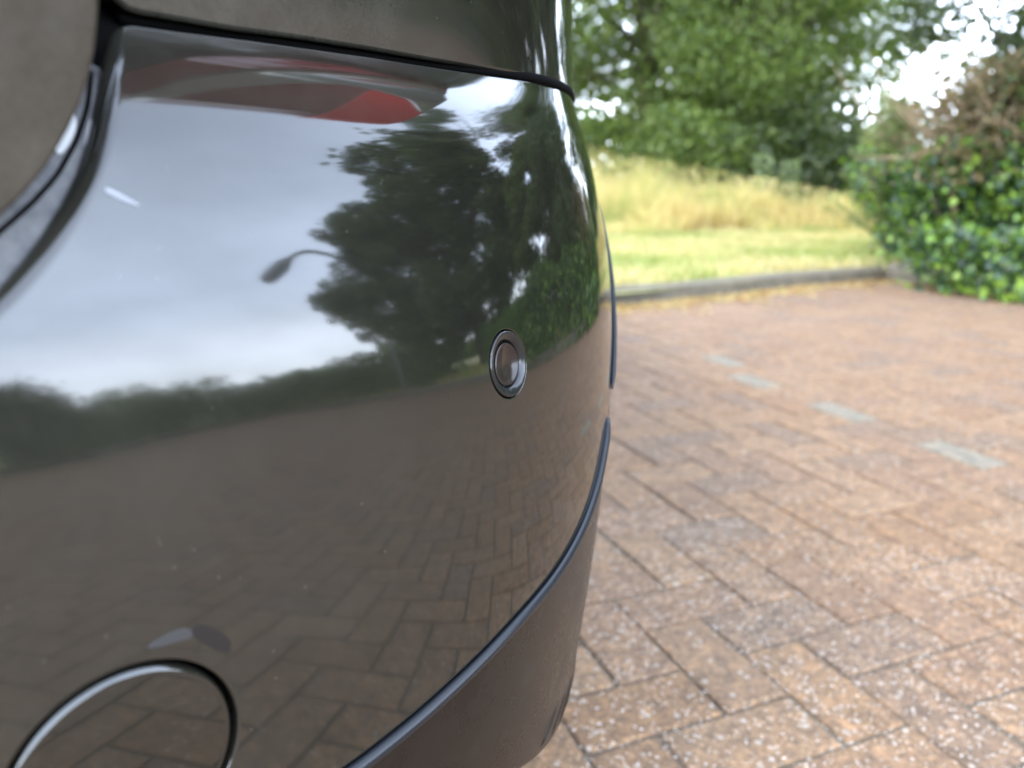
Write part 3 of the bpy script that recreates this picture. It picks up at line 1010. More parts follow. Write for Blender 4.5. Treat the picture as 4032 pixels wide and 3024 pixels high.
W_, ori = W_[k], ori[k]
# keep what can be seen directly or mirrored in the paint
az = np.degrees(np.arctan2(W_[:, 0], W_[:, 1])); rr_ = np.hypot(*W_.T)
k = ((az > -60) & (az < 140) & (rr_ < 20)) | (rr_ < 2.5)
k &= (W_[:, 0] > -2.6)
W_, ori, rr_, az = W_[k], ori[k], rr_[k], az[k]
PAL = np.array([(0.235, 0.152, 0.090), (0.245, 0.160, 0.095), (0.225, 0.142, 0.082), (0.238, 0.158, 0.098), (0.215, 0.140, 0.088), (0.250, 0.168, 0.104), (0.228, 0.150, 0.096), (0.200, 0.140, 0.096)]) * np.array([0.78, 0.725, 0.675])
GREY = np.array((0.172, 0.148, 0.110))
tint = PAL[RNG.integers(0, len(PAL), len(W_))]
marks = np.array([(0.76, 2.90), (0.89, 2.64), (1.06, 2.28), (1.22, 1.93)])
d_extra = (marks[-1] - marks[0]) / 3.2
mark_id = set()
for q in marks:
    dd = np.hypot(*(W_ - q).T) + np.where(ori == 0, 0, 9)
    mark_id.add(int(np.argmin(dd)))
for q in mark_id: tint[q] = GREY


def paver_mesh(cham, half, full=True):
    lx, ly, h = half
    if full:
        c = cham
        lv = []
        for (x_, y_, z_) in ((lx, ly, -0.055), (lx, ly, -c), (lx - c * 0.5, ly - c * 0.5, -c * 0.3), (lx - c * 1.3, ly - c * 1.3, 0)):
            lv += [(-x_, -y_, z_), (x_, -y_, z_), (x_, y_, z_), (-x_, y_, z_)]
        F = []
        for s_ in range(3):
            for q in range(4):
                q2 = (q + 1) % 4
                F.append((s_ * 4 + q, s_ * 4 + q2, (s_ + 1) * 4 + q2, (s_ + 1) * 4 + q))
        F.append((12, 13, 14, 15))
        return np.array(lv), np.array(F)
    lv = [(-lx, -ly, -0.01), (lx, -ly, -0.01), (lx, ly, -0.01), (-lx, ly, -0.01), (-lx + .003, -ly + .003, 0), (lx - .003, -ly + .003, 0), (lx - .003, ly - .003, 0), (-lx + .003, ly - .003, 0)]
    return np.array(lv), np.array([(0, 1, 5, 4), (1, 2, 6, 5), (2, 3, 7, 6), (3, 0, 4, 7), (4, 5, 6, 7)])


HX, HY = BL / 2 - 0.0018, BW / 2 - 0.0018
V0, F0 = paver_mesh(0.004, (HX, HY, 0))
vis = (az > 2) & (az < 37) & (rr_ > 0.62)
order = np.argsort(np.where(vis, rr_, rr_ + 50))
ind = order[:300]
mesh_cache = {}
pave_ch = []
for q in ind:
    key = tuple(np.round(tint[q], 4)) + (int(ori[q]),)
    if key not in mesh_cache:
        me = np_mesh('paver', V0, F0, False, None, np.tile(tint[q], (len(V0), 1)))
        me.materials.append(M['paver'])
        mesh_cache[key] = me
    o = bpy.data.objects.new('paver', mesh_cache[key])
    COL.objects.link(o)
    o.parent = pave
    ang = math.atan2(e1[1], e1[0]) + (0 if ori[q] == 0 else math.pi / 2)
    o.location = (W_[q, 0] + random.uniform(-.0012, .0012), W_[q, 1] + random.uniform(-.0012, .0012), random.uniform(-0.0015, 0.0015))
    o.rotation_euler = (random.uniform(-.006, .006), random.uniform(-.006, .006), ang + random.uniform(-.006, .006))
rest = np.setdiff1d(np.arange(len(W_)), ind)


def paver_stuff(idx, V0, F0, name):
    n = len(idx); m = len(V0)
    ang = np.arctan2(e1[1], e1[0]) + np.where(ori[idx] == 0, 0, math.pi / 2) + RNG.normal(0, .004, n)
    ca, sa = np.cos(ang), np.sin(ang)
    X = V0[None, :, 0] * ca[:, None] - V0[None, :, 1] * sa[:, None] + W_[idx, 0][:, None]
    Y = V0[None, :, 0] * sa[:, None] + V0[None, :, 1] * ca[:, None] + W_[idx, 1][:, None]
    tx, ty_ = RNG.normal(0, .003, (n, 1)), RNG.normal(0, .003, (n, 1))
    Zz = V0[None, :, 2] + RNG.normal(0, .0009, (n, 1)) + tx * V0[None, :, 0] + ty_ * V0[None, :, 1]
    V = np.stack([X, Y, Zz], -1).reshape(-1, 3)
    F = (F0[None] + (np.arange(n) * m)[:, None, None]).reshape(-1, 4)
    o = link(name, np_mesh(name, V, F, False, None, np.repeat(tint[idx], m, 0)), M['paver'], pave)
    o['kind'] = 'stuff'
    return o


V1, F1 = paver_mesh(0.004, (HX, HY, 0), False)
paver_stuff(rest, V1, F1, 'pavers')


# glints off the blocks, painted as loose pale stones
def glint_grit(n, r0, r1, a0, a1, size):
    rr = np.sqrt(RNG.uniform(r0**2, r1**2, n)); aa = np.radians(RNG.uniform(a0, a1, n))
    c = np.stack([rr * np.sin(aa), rr * np.cos(aa), np.full(n, 0.0008)], -1)
    base = np.array([(1, 0, 0), (0, 1, 0), (-1, 0, 0), (0, -1, 0), (0, 0, 1.0)])
    s = RNG.uniform(size * 0.5, size * 1.25, n)
    V = c[:, None] + base[None] * s[:, None, None] * RNG.uniform(0.7, 1.3, (n, 5, 1))
    F = np.array([(0, 1, 4), (1, 2, 4), (2, 3, 4), (3, 0, 4)])
    F = (F[None] + (np.arange(n) * 5)[:, None, None]).reshape(-1, 3)
    pal = np.array([(0.66, 0.60, 0.52), (0.58, 0.46, 0.34), (0.78, 0.74, 0.68), (0.50, 0.34, 0.20)])
    col = pal[RNG.choice(4, n, p=[.42, .22, .26, .10])]
    return V.reshape(-1, 3), F, np.repeat(col, 5, 0)


M['grit'], t_, b_ = mat('quartz_grit', (0.8, 0.78, 0.72), 0.25)
at_ = t_.nodes.new('ShaderNodeAttribute'); at_.attribute_name = 'tint'
t_.links.new(at_.outputs['Color'], b_.inputs['Base Color'])
V, F, c_ = glint_grit(7000, 0.62, 1.5, -8, 40, 0.0012)
go = link('grit', np_mesh('grit', V, F, False, None, c_), M['grit'])
tag(go, 'pale quartz grit scattered over the brick blocks', 'grit', kind='stuff')


# kerbs, each stone its own piece
def kerb(name, pts, wdt, ztop, stone):
    root = empty(name, (pts[0][0], pts[0][1], 0)); tag(root, kind='structure')
    inv = Matrix.Translation((-pts[0][0], -pts[0][1], 0))
    p = np.array(pts); seg = np.hypot(*np.diff(p, axis=0).T); s = np.concatenate([[0], np.cumsum(seg)])
    n = int(s[-1] / stone)
    for i in range(n):
        t0, t1 = s[-1] * i / n, s[-1] * (i + 1) / n
        A = np.array([np.interp(t0, s, p[:, 0]), np.interp(t0, s, p[:, 1])]); B = np.array([np.interp(t1, s, p[:, 0]), np.interp(t1, s, p[:, 1])])
        d = (B - A); Ln = np.hypot(*d); d /= Ln; nn = np.array([-d[1], d[0]])   # left of travel = outside
        A2, B2 = A + d * 0.004, B - d * 0.004
        z0 = ztop + RNG.normal(0, .003)
        c = 0.014
        sec = [(0.0, -0.08), (0.0, z0 - c), (c * 0.35, z0 - c * 0.3), (c, z0), (wdt, z0), (wdt, -0.08)]
        V = [(*(A2 + nn * o_), z_) for o_, z_ in sec] + [(*(B2 + nn * o_), z_) for o_, z_ in sec]
        m = len(sec)
        F = [(i_, i_ + m, (i_ + 1) % m + m, (i_ + 1) % m) for i_ in range(m)] + [tuple(range(m)), tuple(range(2 * m - 1, m - 1, -1))]
        b_ = MB(); b_.add(V, F)
        o = b_.build('kerb_stone', M['kerb'], root, False)
        o.matrix_parent_inverse = inv
    return root


kerb('kerb', EDGE, 0.12, 0.085, 0.9)
kerb('bed_kerb', BED, 0.12, 0.12, 0.9)


# ------------------------------------------------------------------ leaves and plants
def leaf_cloud(C, size, pal, rng, flat_=0.0, aspect=1.7, jit=0.25, bend=True):
    """one folded quad-pair leaf per centre C (n,3)"""
    n = len(C)
    d = rng.normal(size=(n, 3)); d /= np.linalg.norm(d, axis=1, keepdims=True)
    up = rng.normal(size=(n, 3)) * (1 - flat_) + np.array([0, 0, 1.0]) * flat_ * 2
    s = np.cross(d, up); s /= np.linalg.norm(s, axis=1, keepdims=True) + 1e-9
    k = size * rng.uniform(0.6, 1.3, n)[:, None]
    nn = np.cross(d, s)
    V = np.stack([C - d * k * 0.5, C + s * k * 0.5 / aspect + nn * k * 0.06, C + d * k * 0.5, C - s * k * 0.5 / aspect + nn * k * 0.06], 1).reshape(-1, 3)
    F = (np.array([(0, 1, 2, 3)])[None] + (np.arange(n) * 4)[:, None, None]).reshape(-1, 4)
    col = pal[rng.integers(0, len(pal), n)] * rng.uniform(1 - jit, 1 + jit, (n, 1))
    return V, F, np.repeat(col, 4, 0)


GREEN = np.array([(0.085, 0.125, 0.024), (0.070, 0.105, 0.022), (0.105, 0.150, 0.030), (0.130, 0.165, 0.038), (0.055, 0.085, 0.022)]) * 1.22
OLIVE = np.array([(0.125, 0.145, 0.040), (0.105, 0.125, 0.034), (0.150, 0.165, 0.050)])
DARKG = np.array([(0.036, 0.055, 0.015), (0.047, 0.070, 0.018), (0.060, 0.085, 0.020)])
BRIGHT = np.array([(0.10, 0.19, 0.025), (0.075, 0.15, 0.022), (0.055, 0.11, 0.03), (0.13, 0.21, 0.03)])


def crown_points(rng, n, clumps, cr):
    """n points spread through clumps [(centre, radius)], denser near each clump's skin"""
    rad = np.array([c[1] for c in clumps]); w_ = rad**2.2; w_ /= w_.sum()
    ix = rng.choice(len(clumps), n, p=w_)
    cc = np.array([c[0] for c in clumps])[ix]
    d = rng.normal(size=(n, 3)); d /= np.linalg.norm(d, axis=1, keepdims=True)
    r = rad[ix] * rng.uniform(0.15, 1.0, n)**0.55 * np.where(rng.random(n) < 0.16, rng.uniform(1.0, 1.45, n), 1.0)
    return cc + d * r[:, None] * np.array([1, 1, 0.8])


def make_tree(name, label, loc, height, width, n, leaf, pal, seed, trunk_h=None, group=None, low=0.12, clumpn=55, clr=0.16, cat='tree', trunk_r=None, shape=1.0, full=False, clumps=None):
    rng = np.random.default_rng(seed)
    root = empty(name, loc); tag(root, label, cat, group)
    th = trunk_h if trunk_h else height * 0.25
    cz = height * (1 + low) / 2; hz = height * (1 - low) / 2
    cl = []
    if clumps is not None: cl = clumps
    while len(cl) < clumpn and clumps is None:
        p = rng.uniform(-1, 1, 3)
        q = np.linalg.norm(p)
        if full and p[2] < 0: q = math.hypot(p[0], p[1])
        if q > 1 or q < 0.35: continue
        wz = 1 - 0.45 * max(0, p[2]) * shape
        c = np.array([p[0] * width / 2 * wz * 0.88, p[1] * width / 2 * wz * 0.88, cz + p[2] * hz * 0.9])
        cl.append((c, width * clr * rng.uniform(0.5, 1.15)))
    P = crown_points(rng, n, cl, clr)
    P = P[P[:, 2] > 0.05]
    V, F, c = leaf_cloud(P, leaf, pal, rng)
    # each clump has its own tone, as sprays of different age
    o = link('crown', np_mesh('crown', V, F, False, None, c), M['leaf'], root)
    tr = MB()
    r0 = trunk_r if trunk_r else height * 0.028
    tp = [(0, 0, -0.1), (0.03 * width, 0.01, th * 0.5), (0.02 * width, 0.02 * width, th), (0, 0.03 * width, height * 0.55), (-0.02 * width, 0, height * 0.8)]
    tr.tube(tp, [r0 * 1.25, r0, r0 * 0.85, r0 * 0.5, r0 * 0.15], 9)
    tr.build('trunk', M['bark'], root)
    lm = MB()
    for c, r in cl[:26]:
        st = Vector((0.02 * width, 0.02 * width, th * rng.uniform(0.8, 1.8)))
        e_ = Vector(c)
        md = st.lerp(e_, 0.5) + Vector((0, 0, -0.06 * width * rng.uniform(0, 1)))
        lm.tube([st, md, e_], [r0 * 0.34, r0 * 0.2, r0 * 0.07], 6)
    lm.build('limbs', M['bark'], root)
    return root


def pol(az_, d, z=0.07):
    return (d * math.sin(R(az_)), d * math.cos(R(az_)), z)


def tree_copy(src, loc, rz, sc_, label, group=None):
    r = src.copy(); COL.objects.link(r)
    r.location = loc; r.rotation_euler = (0, 0, rz); r.scale = (sc_, sc_, sc_ * 1.0)
    r['label'] = label
    if group: r['group'] = group
    for ch_ in src.children:
        c_ = ch_.copy(); COL.objects.link(c_); c_.parent = r
    return r


def region_clumps(loc, pg, d0, dd, n, seed, rmax=3.2):
    """clumps that fill a crown whose outline is given as bearings and elevations seen from the car"""
    rng = np.random.default_rng(seed)
    pg = np.array(pg, float); lo, hi = pg.min(0), pg.max(0)
    out_ = []
    while len(out_) < n:
        q = rng.uniform(lo, hi)
        if not inside(pg, q[None])[0]: continue
        e_ = dist_loop(pg, q[None])[0]
        ra = min(max(e_ + 0.35, 0.8), rmax) * rng.uniform(0.75, 1.0)
        d_ = d0 + rng.uniform(-1, 1) * dd * min(1, 0.25 + e_ / 6)
        p = np.array([d_ * math.sin(R(q[0])), d_ * math.cos(R(q[0])), CAM_H + d_ * math.tan(R(q[1]))]) - np.array(loc)
        out_.append((p, d_ * math.radians(ra)))
    return out_


GR = 'trees beyond the tall dry grass'
ta = make_tree('broadleaf_tree', 'dense green tree behind the tall dry grass, nearest the car bumper', pol(9, 17.5), 9.5, 7.5, 75000, 0.125, GREEN, 11, low=0.02, group=GR, clumpn=80)
tree_copy(ta, pol(17.6, 16.5), 2.1, 0.80, 'green tree right of the dense one, with sky showing through its top', GR)
tree_copy(ta, pol(-14, 18), 4.0, 1.05, 'green tree behind the dry grass, hidden by the car', GR)
tb_ = make_tree('broadleaf_tree', 'olive green tree between two larger trees behind the dry grass', pol(14.5, 19.5), 8.0, 6.0, 46000, 0.125, OLIVE, 12, low=0.02, group=GR, clumpn=60)
make_tree('garden_shrub', 'low dark shrub at the foot of the green trees, above the dry grass', pol(20.5, 15), 1.9, 4.2, 9000, 0.13, DARKG, 13, low=0.02, clumpn=40, cat='shrub', trunk_r=0.04)
make_tree('garden_shrub', 'low leafy shrub below the olive tree beside the dry grass', pol(12.5, 15.2), 1.9, 4.2, 9000, 0.13, GREEN, 14, low=0.02, clumpn=40, cat='shrub', trunk_r=0.04)

# small light feathery conifer left of the ivy
rng = np.random.default_rng(21)
root = empty('feathery_conifer', pol(25.6, 6.9)); tag(root, 'pale green feathery conifer beside the ivy mound', 'conifer')
V_, F_, C2 = [], [], []
nv = 0
tw = MB()
for k in range(150):
    h = rng.uniform(0.1, 1.15); A = rng.uniform(0, 6.28); ln = (1.35 - h) * 0.36 * rng.uniform(0.7, 1.2) + 0.1
    p0 = np.array([0, 0, h]); dr = np.array([math.cos(A), math.sin(A), rng.uniform(0.5, 1.0)]); dr /= np.linalg.norm(dr)
    P = p0 + dr * np.linspace(0.1, 1, 46)[:, None] * ln + rng.normal(0, 0.022, (46, 3))
    V, F, c = leaf_cloud(P, 0.062, np.array([(0.19, 0.23, 0.08), (0.14, 0.19, 0.06), (0.25, 0.28, 0.11)]), rng, 0, 4.0)
    V_.append(V); F_.append(F + nv); C2.append(c); nv += len(V)
    tw.tube([p0, p0 + dr * ln], [0.006, 0.002], 4)
link('crown', np_mesh('crown', np.vstack(V_), np.vstack(F_), False, None, np.vstack(C2)), M['leaf'], root)
tw.tube([(0, 0, -0.1), (0, 0, 1.25)], [0.03, 0.006], 7)
tw.build('trunk', M['bark'], root)

# ivy mound with dead brown branches above
rng = np.random.default_rng(31)
iv = empty('ivy_hedge', (3.9, 5.0, 0.07)); tag(iv, 'mound of glossy green ivy spilling over the raised kerb', 'hedge')
# mound centre line follows the bed edge, set back
line = np.array([(2.98, 5.75), (3.14, 5.05), (3.4, 4.55), (4.4, 4.1), (5.4, 3.75)])
cl = []
for t in np.linspace(0, 1, 40):
    s = t * (len(line) - 1); i = min(int(s), len(line) - 2); p = line[i] + (line[i + 1] - line[i]) * (s - i)
    for _ in range(3):
        hgt = (0.72 + 0.50 * t) * rng.uniform(0.1, 1.0)
        cl.append((np.array([p[0] + rng.normal(0, .14), p[1] + rng.normal(0, .14), hgt]), rng.uniform(0.2, 0.34)))
P = crown_points(rng, 38000, cl, 0)
# trailing sprays over the kerb
for _ in range(64):
    t = rng.uniform(0.05, 1); b2 = np.array(BED); s = 0.25 + t * 3.6; i = int(s); p = b2[i] + (b2[i + 1] - b2[i]) * (s - i)
    n2 = rng.integers(15, 50)
    P = np.vstack([P, np.stack([p[0] + rng.normal(0, .09, n2), p[1] + rng.normal(0, .09, n2) , rng.uniform(0.0, 0.42, n2)], -1)])
P = P[P[:, 2] > 0.0]
IVP = np.array([(0.022, 0.050, 0.024), (0.030, 0.065, 0.026), (0.045, 0.09, 0.030), (0.085, 0.16, 0.03), (0.13, 0.23, 0.024), (0.19, 0.29, 0.03)])
V, F, c = leaf_cloud(P - np.array([3.9, 5.0, 0.07]), 0.048, IVP, rng, 0.2, 1.15, 0.45)
d0 = np.hypot(P[:, 0], P[:, 1]); aa = np.degrees(np.arctan2(P[:, 0], P[:, 1]))
score = np.where((aa > 24) & (aa < 34), d0, 99)
near300 = np.argsort(score)[:300]
mask = np.ones(len(P), bool); mask[near300] = False
V4, c4 = V.reshape(-1, 4, 3), c.reshape(-1, 4, 3)
kq = mask.sum()
ob = link('ivy_leaves', np_mesh('ivy_leaves', V4[mask].reshape(-1, 3), np.arange(kq * 4).reshape(-1, 4), False, None, c4[mask].reshape(-1, 3)), M['ivy'], iv)
ob['kind'] = 'stuff'
ang5 = [90, 140, 195, 232, 270, 308, 345, 40]
rad5 = [0.60, 0.34, 0.52, 0.33, 0.40, 0.33, 0.52, 0.34]
lm_ = []
for q in range(len(IVP)):
    vs_ = [(0, 0, 0.04)] + [(r_ * math.cos(R(A_)), r_ * math.sin(R(A_)), -0.05 if r_ > 0.4 else 0) for A_, r_ in zip(ang5, rad5)]
    vs_ = np.array(vs_) * 0.055
    fs_ = np.array([(0, i + 1, (i + 1) % 8 + 1) for i in range(8)])
    me = np_mesh('ivy_leaf', vs_, fs_, False, None, np.tile(IVP[q], (9, 1))); me.materials.append(M['ivy']); lm_.append(me)
for q in near300:
    o = bpy.data.objects.new('leaf', lm_[int(rng.integers(0, len(lm_)))]); COL.objects.link(o)
    o.parent = iv
    p = P[q] - np.array([3.9, 5.0, 0.07]); o.location = p
    o.rotation_euler = (R(rng.uniform(35, 100)), R(rng.uniform(-30, 30)), R(rng.uniform(-60, 60)))
    s_ = rng.uniform(0.7, 1.2); o.scale = (s_, s_, s_)
st = MB()
for c0, r0 in cl[::4]:
    q = Vector(c0 - np.array([3.9, 5.0, 0.07])); st.tube([(q.x, q.y, -0.1), (q.x + .03, q.y, q.z * 0.6), q], [0.012, 0.009, 0.004], 5)
st.build('stems', M['bark'], iv)['kind'] = 'stuff'

# dead shrub: brown twigs above the ivy
dz_ = empty('dead_shrub', (2.98, 5.12, -0.02)); tag(dz_, 'brown dead shrub of bare tangled twigs standing above the ivy', 'shrub')
tg_ = MB()
for k in range(150):
    A = rng.uniform(0, 6.28); p = Vector((rng.normal(0.05, .20), rng.normal(0.1, .22), rng.uniform(0.78, 1.15)))
    ln = rng.uniform(0.25, 0.75); pts = [p]
    dr = Vector((math.cos(A), math.sin(A), rng.uniform(-0.15, 1.1))).normalized()
    for s in range(4):
        dr = (dr + Vector(rng.normal(0, .22, 3))).normalized(); pts.append(pts[-1] + dr * ln / 4)
    r0 = rng.uniform(0.003, 0.012)
    tg_.tube(pts, [r0, r0 * .85, r0 * .6, r0 * .4, r0 * .2], 5)
for k in range(9):
    tg_.tube([(rng.normal(0, .1), rng.normal(0, .1), -0.1), (rng.normal(0, .15), rng.normal(0, .15), 0.6), (rng.normal(0.1, .25), rng.normal(0, .2), 1.15)], [0.022, 0.018, 0.008], 6)
tg_.build('twigs', M['twig'], dz_)
P = np.stack([rng.normal(0.1, .25, 4600), rng.normal(0, .25, 4600), rng.uniform(0.68, 1.42, 4600)], -1)
V, F, c = leaf_cloud(P, 0.05, np.array([(0.16, 0.11, 0.055), (0.12, 0.085, 0.04), (0.20, 0.145, 0.07), (0.06, 0.09, 0.03)]), rng, 0, 2.2)
link('dead_leaves', np_mesh('dead_leaves', V, F, False, None, c), M['leaf'], dz_)

# dark trees on the right of the picture and in the reflection
make_tree('holly_tree', 'dark green tree rising behind the ivy and dead twigs', pol(35.5, 6.6), 3.6, 2.7, 42000, 0.065, DARKG, 41, low=0.10, clumpn=75)
OAKPG = [(66, 38), (60, 36.5), (55, 42), (51, 37.5), (44, 42), (35, 41), (37, 36), (45, 34), (48, 29), (51.5, 23), (50, 10), (55, 4), (62, 2), (72, 0.5), (79, 2),
         (84, 5), (86, 8.5), (88.5, 10.5), (88.5, 13), (85, 16), (81.5, 19), (83.5, 22.5), (79, 26), (73.5, 27), (70, 30), (73.5, 34)]
OL_ = pol(67, 11.5)
make_tree('oak_tree', 'tall spreading oak beyond the raised kerb, mirrored in the bumper', OL_, 9.2, 9.6, 135000, 0.13, DARKG * 1.5, 42, trunk_h=2.2, clumps=region_clumps(OL_, OAKPG, 11.6, 2.2, 360, 7, 2.9))
ASHPG = [(48, 21.5), (41, 25), (36, 32), (31, 31), (30, 21), (32, 14), (33, 3), (55, 2), (57, 9), (53, 18)]
AL_ = pol(42, 8.8)
make_tree('ash_tree', 'slimmer tree between the oak and the ivy, mirrored in the bumper', AL_, 5.5, 3.6, 60000, 0.095, GREEN * 0.8, 43, trunk_h=1.2, clumps=region_clumps(AL_, ASHPG, 8.8, 1.2, 190, 8, 2.4))

# overhanging branch at the top right of the picture
rb = make_tree('sycamore_tree', 'tree whose branches hang into the picture above the sky gap', pol(39, 11.2), 7.6, 5.0, 15000, 0.12, DARKG, 44, trunk_h=2.9, low=0.50, clumpn=40, clr=0.13, trunk_r=0.10)


# hedges
def hedge(name, label, pts, h, wd, n, leaf, pal, seed, group=None):
    rng = np.random.default_rng(seed)
    root = empty(name, (pts[0][0], pts[0][1], 0.07)); tag(root, label, 'hedge', group)
    p = np.array(pts, float); seg = np.hypot(*np.diff(p, axis=0).T); s = np.concatenate([[0], np.cumsum(seg)])
    t = rng.uniform(0, s[-1], n)
    x = np.interp(t, s, p[:, 0]); y = np.interp(t, s, p[:, 1])
    hh = h * (0.82 + 0.18 * np.sin(t * 1.7 + seed) * np.sin(t * 0.61) + 0.10 * np.sin(t * 5.1))
    A = rng.uniform(0, 2 * math.pi, n); rr = rng.uniform(0.2, 1, n)**0.4
    x = x + np.cos(A) * rr * wd / 2 * rng.choice([-1, 1], n); y = y + np.sin(A) * rr * wd / 2
    z = hh * rng.uniform(0.0, 1.0, n)**0.85
    V, F, c = leaf_cloud(np.stack([x - p[0, 0], y - p[0, 1], z], -1), leaf, pal, rng)
    link('foliage', np_mesh('foliage', V, F, False, None, c), M['leaf'], root)
    st = MB()
    for q in np.arange(0.2, s[-1], 0.6):
        st.tube([(np.interp(q, s, p[:, 0]) - p[0, 0], np.interp(q, s, p[:, 1]) - p[0, 1], -.1), (np.interp(q, s, p[:, 0]) - p[0, 0], np.interp(q, s, p[:, 1]) - p[0, 1], h * .75)], [0.02, 0.008], 5)
    st.build('stems', M['bark'], root)['kind'] = 'stuff'
    return root


hedge('clipped_hedge', 'bright leafy hedge between the ivy mound and the oak', [(5.3, 4.1), (6.6, 4.0), (8.3, 4.1), (9.6, 4.3)], 1.15, 0.8, 16000, 0.07, BRIGHT, 51)
hedge('field_hedge', 'long dark hedge along the far edge of the paving', [(10.2, 3.1), (12.2, 1.9), (13.7, 0.4), (14.2, -2.0), (12.2, -4.0), (9.6, -4.6), (8.0, -5.4)], 1.5, 1.3, 26000, 0.12, GREEN, 52)
make_tree('hawthorn_bush', 'rounded dark bush at the end of the far hedge', pol(124, 8.9), 1.65, 3.0, 12000, 0.08, DARKG, 53, low=0.0, clumpn=45, cat='bush', trunk_r=0.05)

# distant wood all round, one mass
rng = np.random.default_rng(61)
n = 60000
A = np.radians(rng.uniform(-75, 200, n)); rr = rng.uniform(52, 62, n)
hh = 5.5 + 1.8 * np.sin(A * 9) + 1.2 * np.sin(A * 23 + 1)
P = np.stack([rr * np.sin(A), rr * np.cos(A), hh * rng.uniform(0, 1, n)**0.8], -1)
P[:, 2] *= np.where((np.degrees(A) > 84), 0.45, 0.8)
V, F, c = leaf_cloud(P, 0.75, GREEN, rng)
tag(link('far_woodland', np_mesh('far_woodland', V, F, False, None, c), M['leaf']), 'distant line of woodland along the horizon', 'woodland', kind='stuff')


# ------------------------------------------------------------------ grass
def blades(n, xy, h0, h1, wd, pal, rng, lean=0.35, hfun=None, z0=0.07):
    x, y = xy
    h = rng.uniform(h0, h1, n) * (hfun(x, y) if hfun else 1)
    A = rng.uniform(0, 2 * math.pi, n); W = wd * rng.uniform(0.6, 1.3, n)
    lx, ly = rng.normal(0, lean, n) * h, rng.normal(0, lean, n) * h
    sx, sy = np.cos(A) * W / 2, np.sin(A) * W / 2
    z = np.full(n, z0)
    V = np.stack([np.stack([x - sx, y - sy, z], -1), np.stack([x + sx, y + sy, z], -1),
                  np.stack([x + lx * .35 + sx * .7, y + ly * .35 + sy * .7, z + h * .6], -1), np.stack([x + lx * .35 - sx * .7, y + ly * .35 - sy * .7, z + h * .6], -1),
                  np.stack([x + lx, y + ly, z + h], -1)], 1).reshape(-1, 3)
    b = (np.arange(n) * 5)[:, None]
    F4 = b + np.array([(0, 1, 2, 3)]); F3 = b + np.array([(3, 2, 4)])
    pk = (np.sin(x * 2.3 + 1.1 * np.sin(y * 1.7)) * np.sin(y * 2.9 + x * 0.8) * 0.5 + 0.5 + rng.normal(0, .22, n)).clip(0, 0.999)
    col = pal[(pk * len(pal)).astype(int)] * rng.uniform(0.75, 1.25, (n, 1))
    return np_mesh('grass', V, [F4, F3], False, None, np.repeat(col, 5, 0))


rng = np.random.default_rng(71)
STRAW = np.array([(0.32, 0.33, 0.11), (0.46, 0.38, 0.15), (0.56, 0.46, 0.20), (0.66, 0.56, 0.29), (0.50, 0.38, 0.17)])
hf2 = lambda x, y: hf(x, y) * (0.84 + 0.25 * np.sin(x * 3.1 + y) * np.sin(y * 2.3 - x * 1.3) + 0.12 * np.sin(x * 9 + 2 * y)) * np.clip((np.hypot(x, y) - 9.3 - 0.5 * np.sin(x * 2.2)) / 1.3, 0.22, 1)
n = 44000
A = np.radians(rng.uniform(-12, 27, n)); rr = rng.uniform(9.6, 14.0, n)
rr += 0.6 * np.sin(np.degrees(A) * 0.5)
hf = lambda x, y: np.clip(1.12 - 0.035 * (np.degrees(np.arctan2(x, y)) - 5), 0.30, 1.15)
me = blades(n, (rr * np.sin(A), rr * np.cos(A)), 0.40, 0.95, 0.013, STRAW, rng, 0.26, hf2)
tag(link('tall_grass', me, M['straw']), 'tall dry straw coloured grass in front of the trees', 'tall grass', kind='stuff')
# seed heads
n = 2200
A = np.radians(rng.uniform(-12, 25, n)); rr = rng.uniform(10.2, 13.6, n)
x, y = rr * np.sin(A), rr * np.cos(A)
P = np.stack([x, y, 0.07 + hf(x, y) * rng.uniform(0.6, 0.98, n)], -1)
V, F, c = leaf_cloud(P, 0.07, STRAW, rng, 0, 3)
tag(link('seed_heads', np_mesh('seed_heads', V, F, False, None, c), M['straw']), 'seed heads at the tips of the tall dry grass', 'seed heads', kind='stuff')

LAWN = np.array([(0.22, 0.27, 0.07), (0.30, 0.32, 0.10), (0.42, 0.38, 0.17), (0.55, 0.47, 0.25), (0.46, 0.38, 0.19)])
n = 90000
A = np.radians(rng.uniform(-14, 34, n)); rr = np.sqrt(rng.uniform(3.9**2, 13.0**2, n))
x, y = rr * np.sin(A), rr * np.cos(A)
k = inside(np.array(grass_ring), np.stack([x, y], -1)) & (dist_loop(np.array(EDGE + BED[1:]), np.stack([x, y], -1)) > 0.0)
e_in = inside(poly, np.stack([x, y], -1)); dl = dist_loop(poly, np.stack([x, y], -1))
k &= (~e_in) & (dl > 0.13)
x, y = x[k], y[k]
me = blades(len(x), (x, y), 0.03, 0.10, 0.010, LAWN, rng, 0.6)
tag(link('lawn_grass', me, M['straw']), 'short half dried lawn grass behind the kerb', 'grass', kind='stuff')
# verge strip mirrored beside the sensor
n = 26000
A = np.radians(rng.uniform(34, 100, n)); rr = np.sqrt(rng.uniform(4.5**2, 15.0**2, n))
x, y = rr * np.sin(A), rr * np.cos(A)
pp = np.stack([x, y], -1)
k = (~inside(poly, pp)) & (dist_loop(poly, pp) > 0.13)
x, y = x[k], y[k]
me = blades(len(x), (x, y), 0.08, 0.26, 0.014, LAWN, rng, 0.5)
tag(link('verge_grass', me, M['straw']), 'rough grass on the verge under the oak', 'grass', kind='stuff')

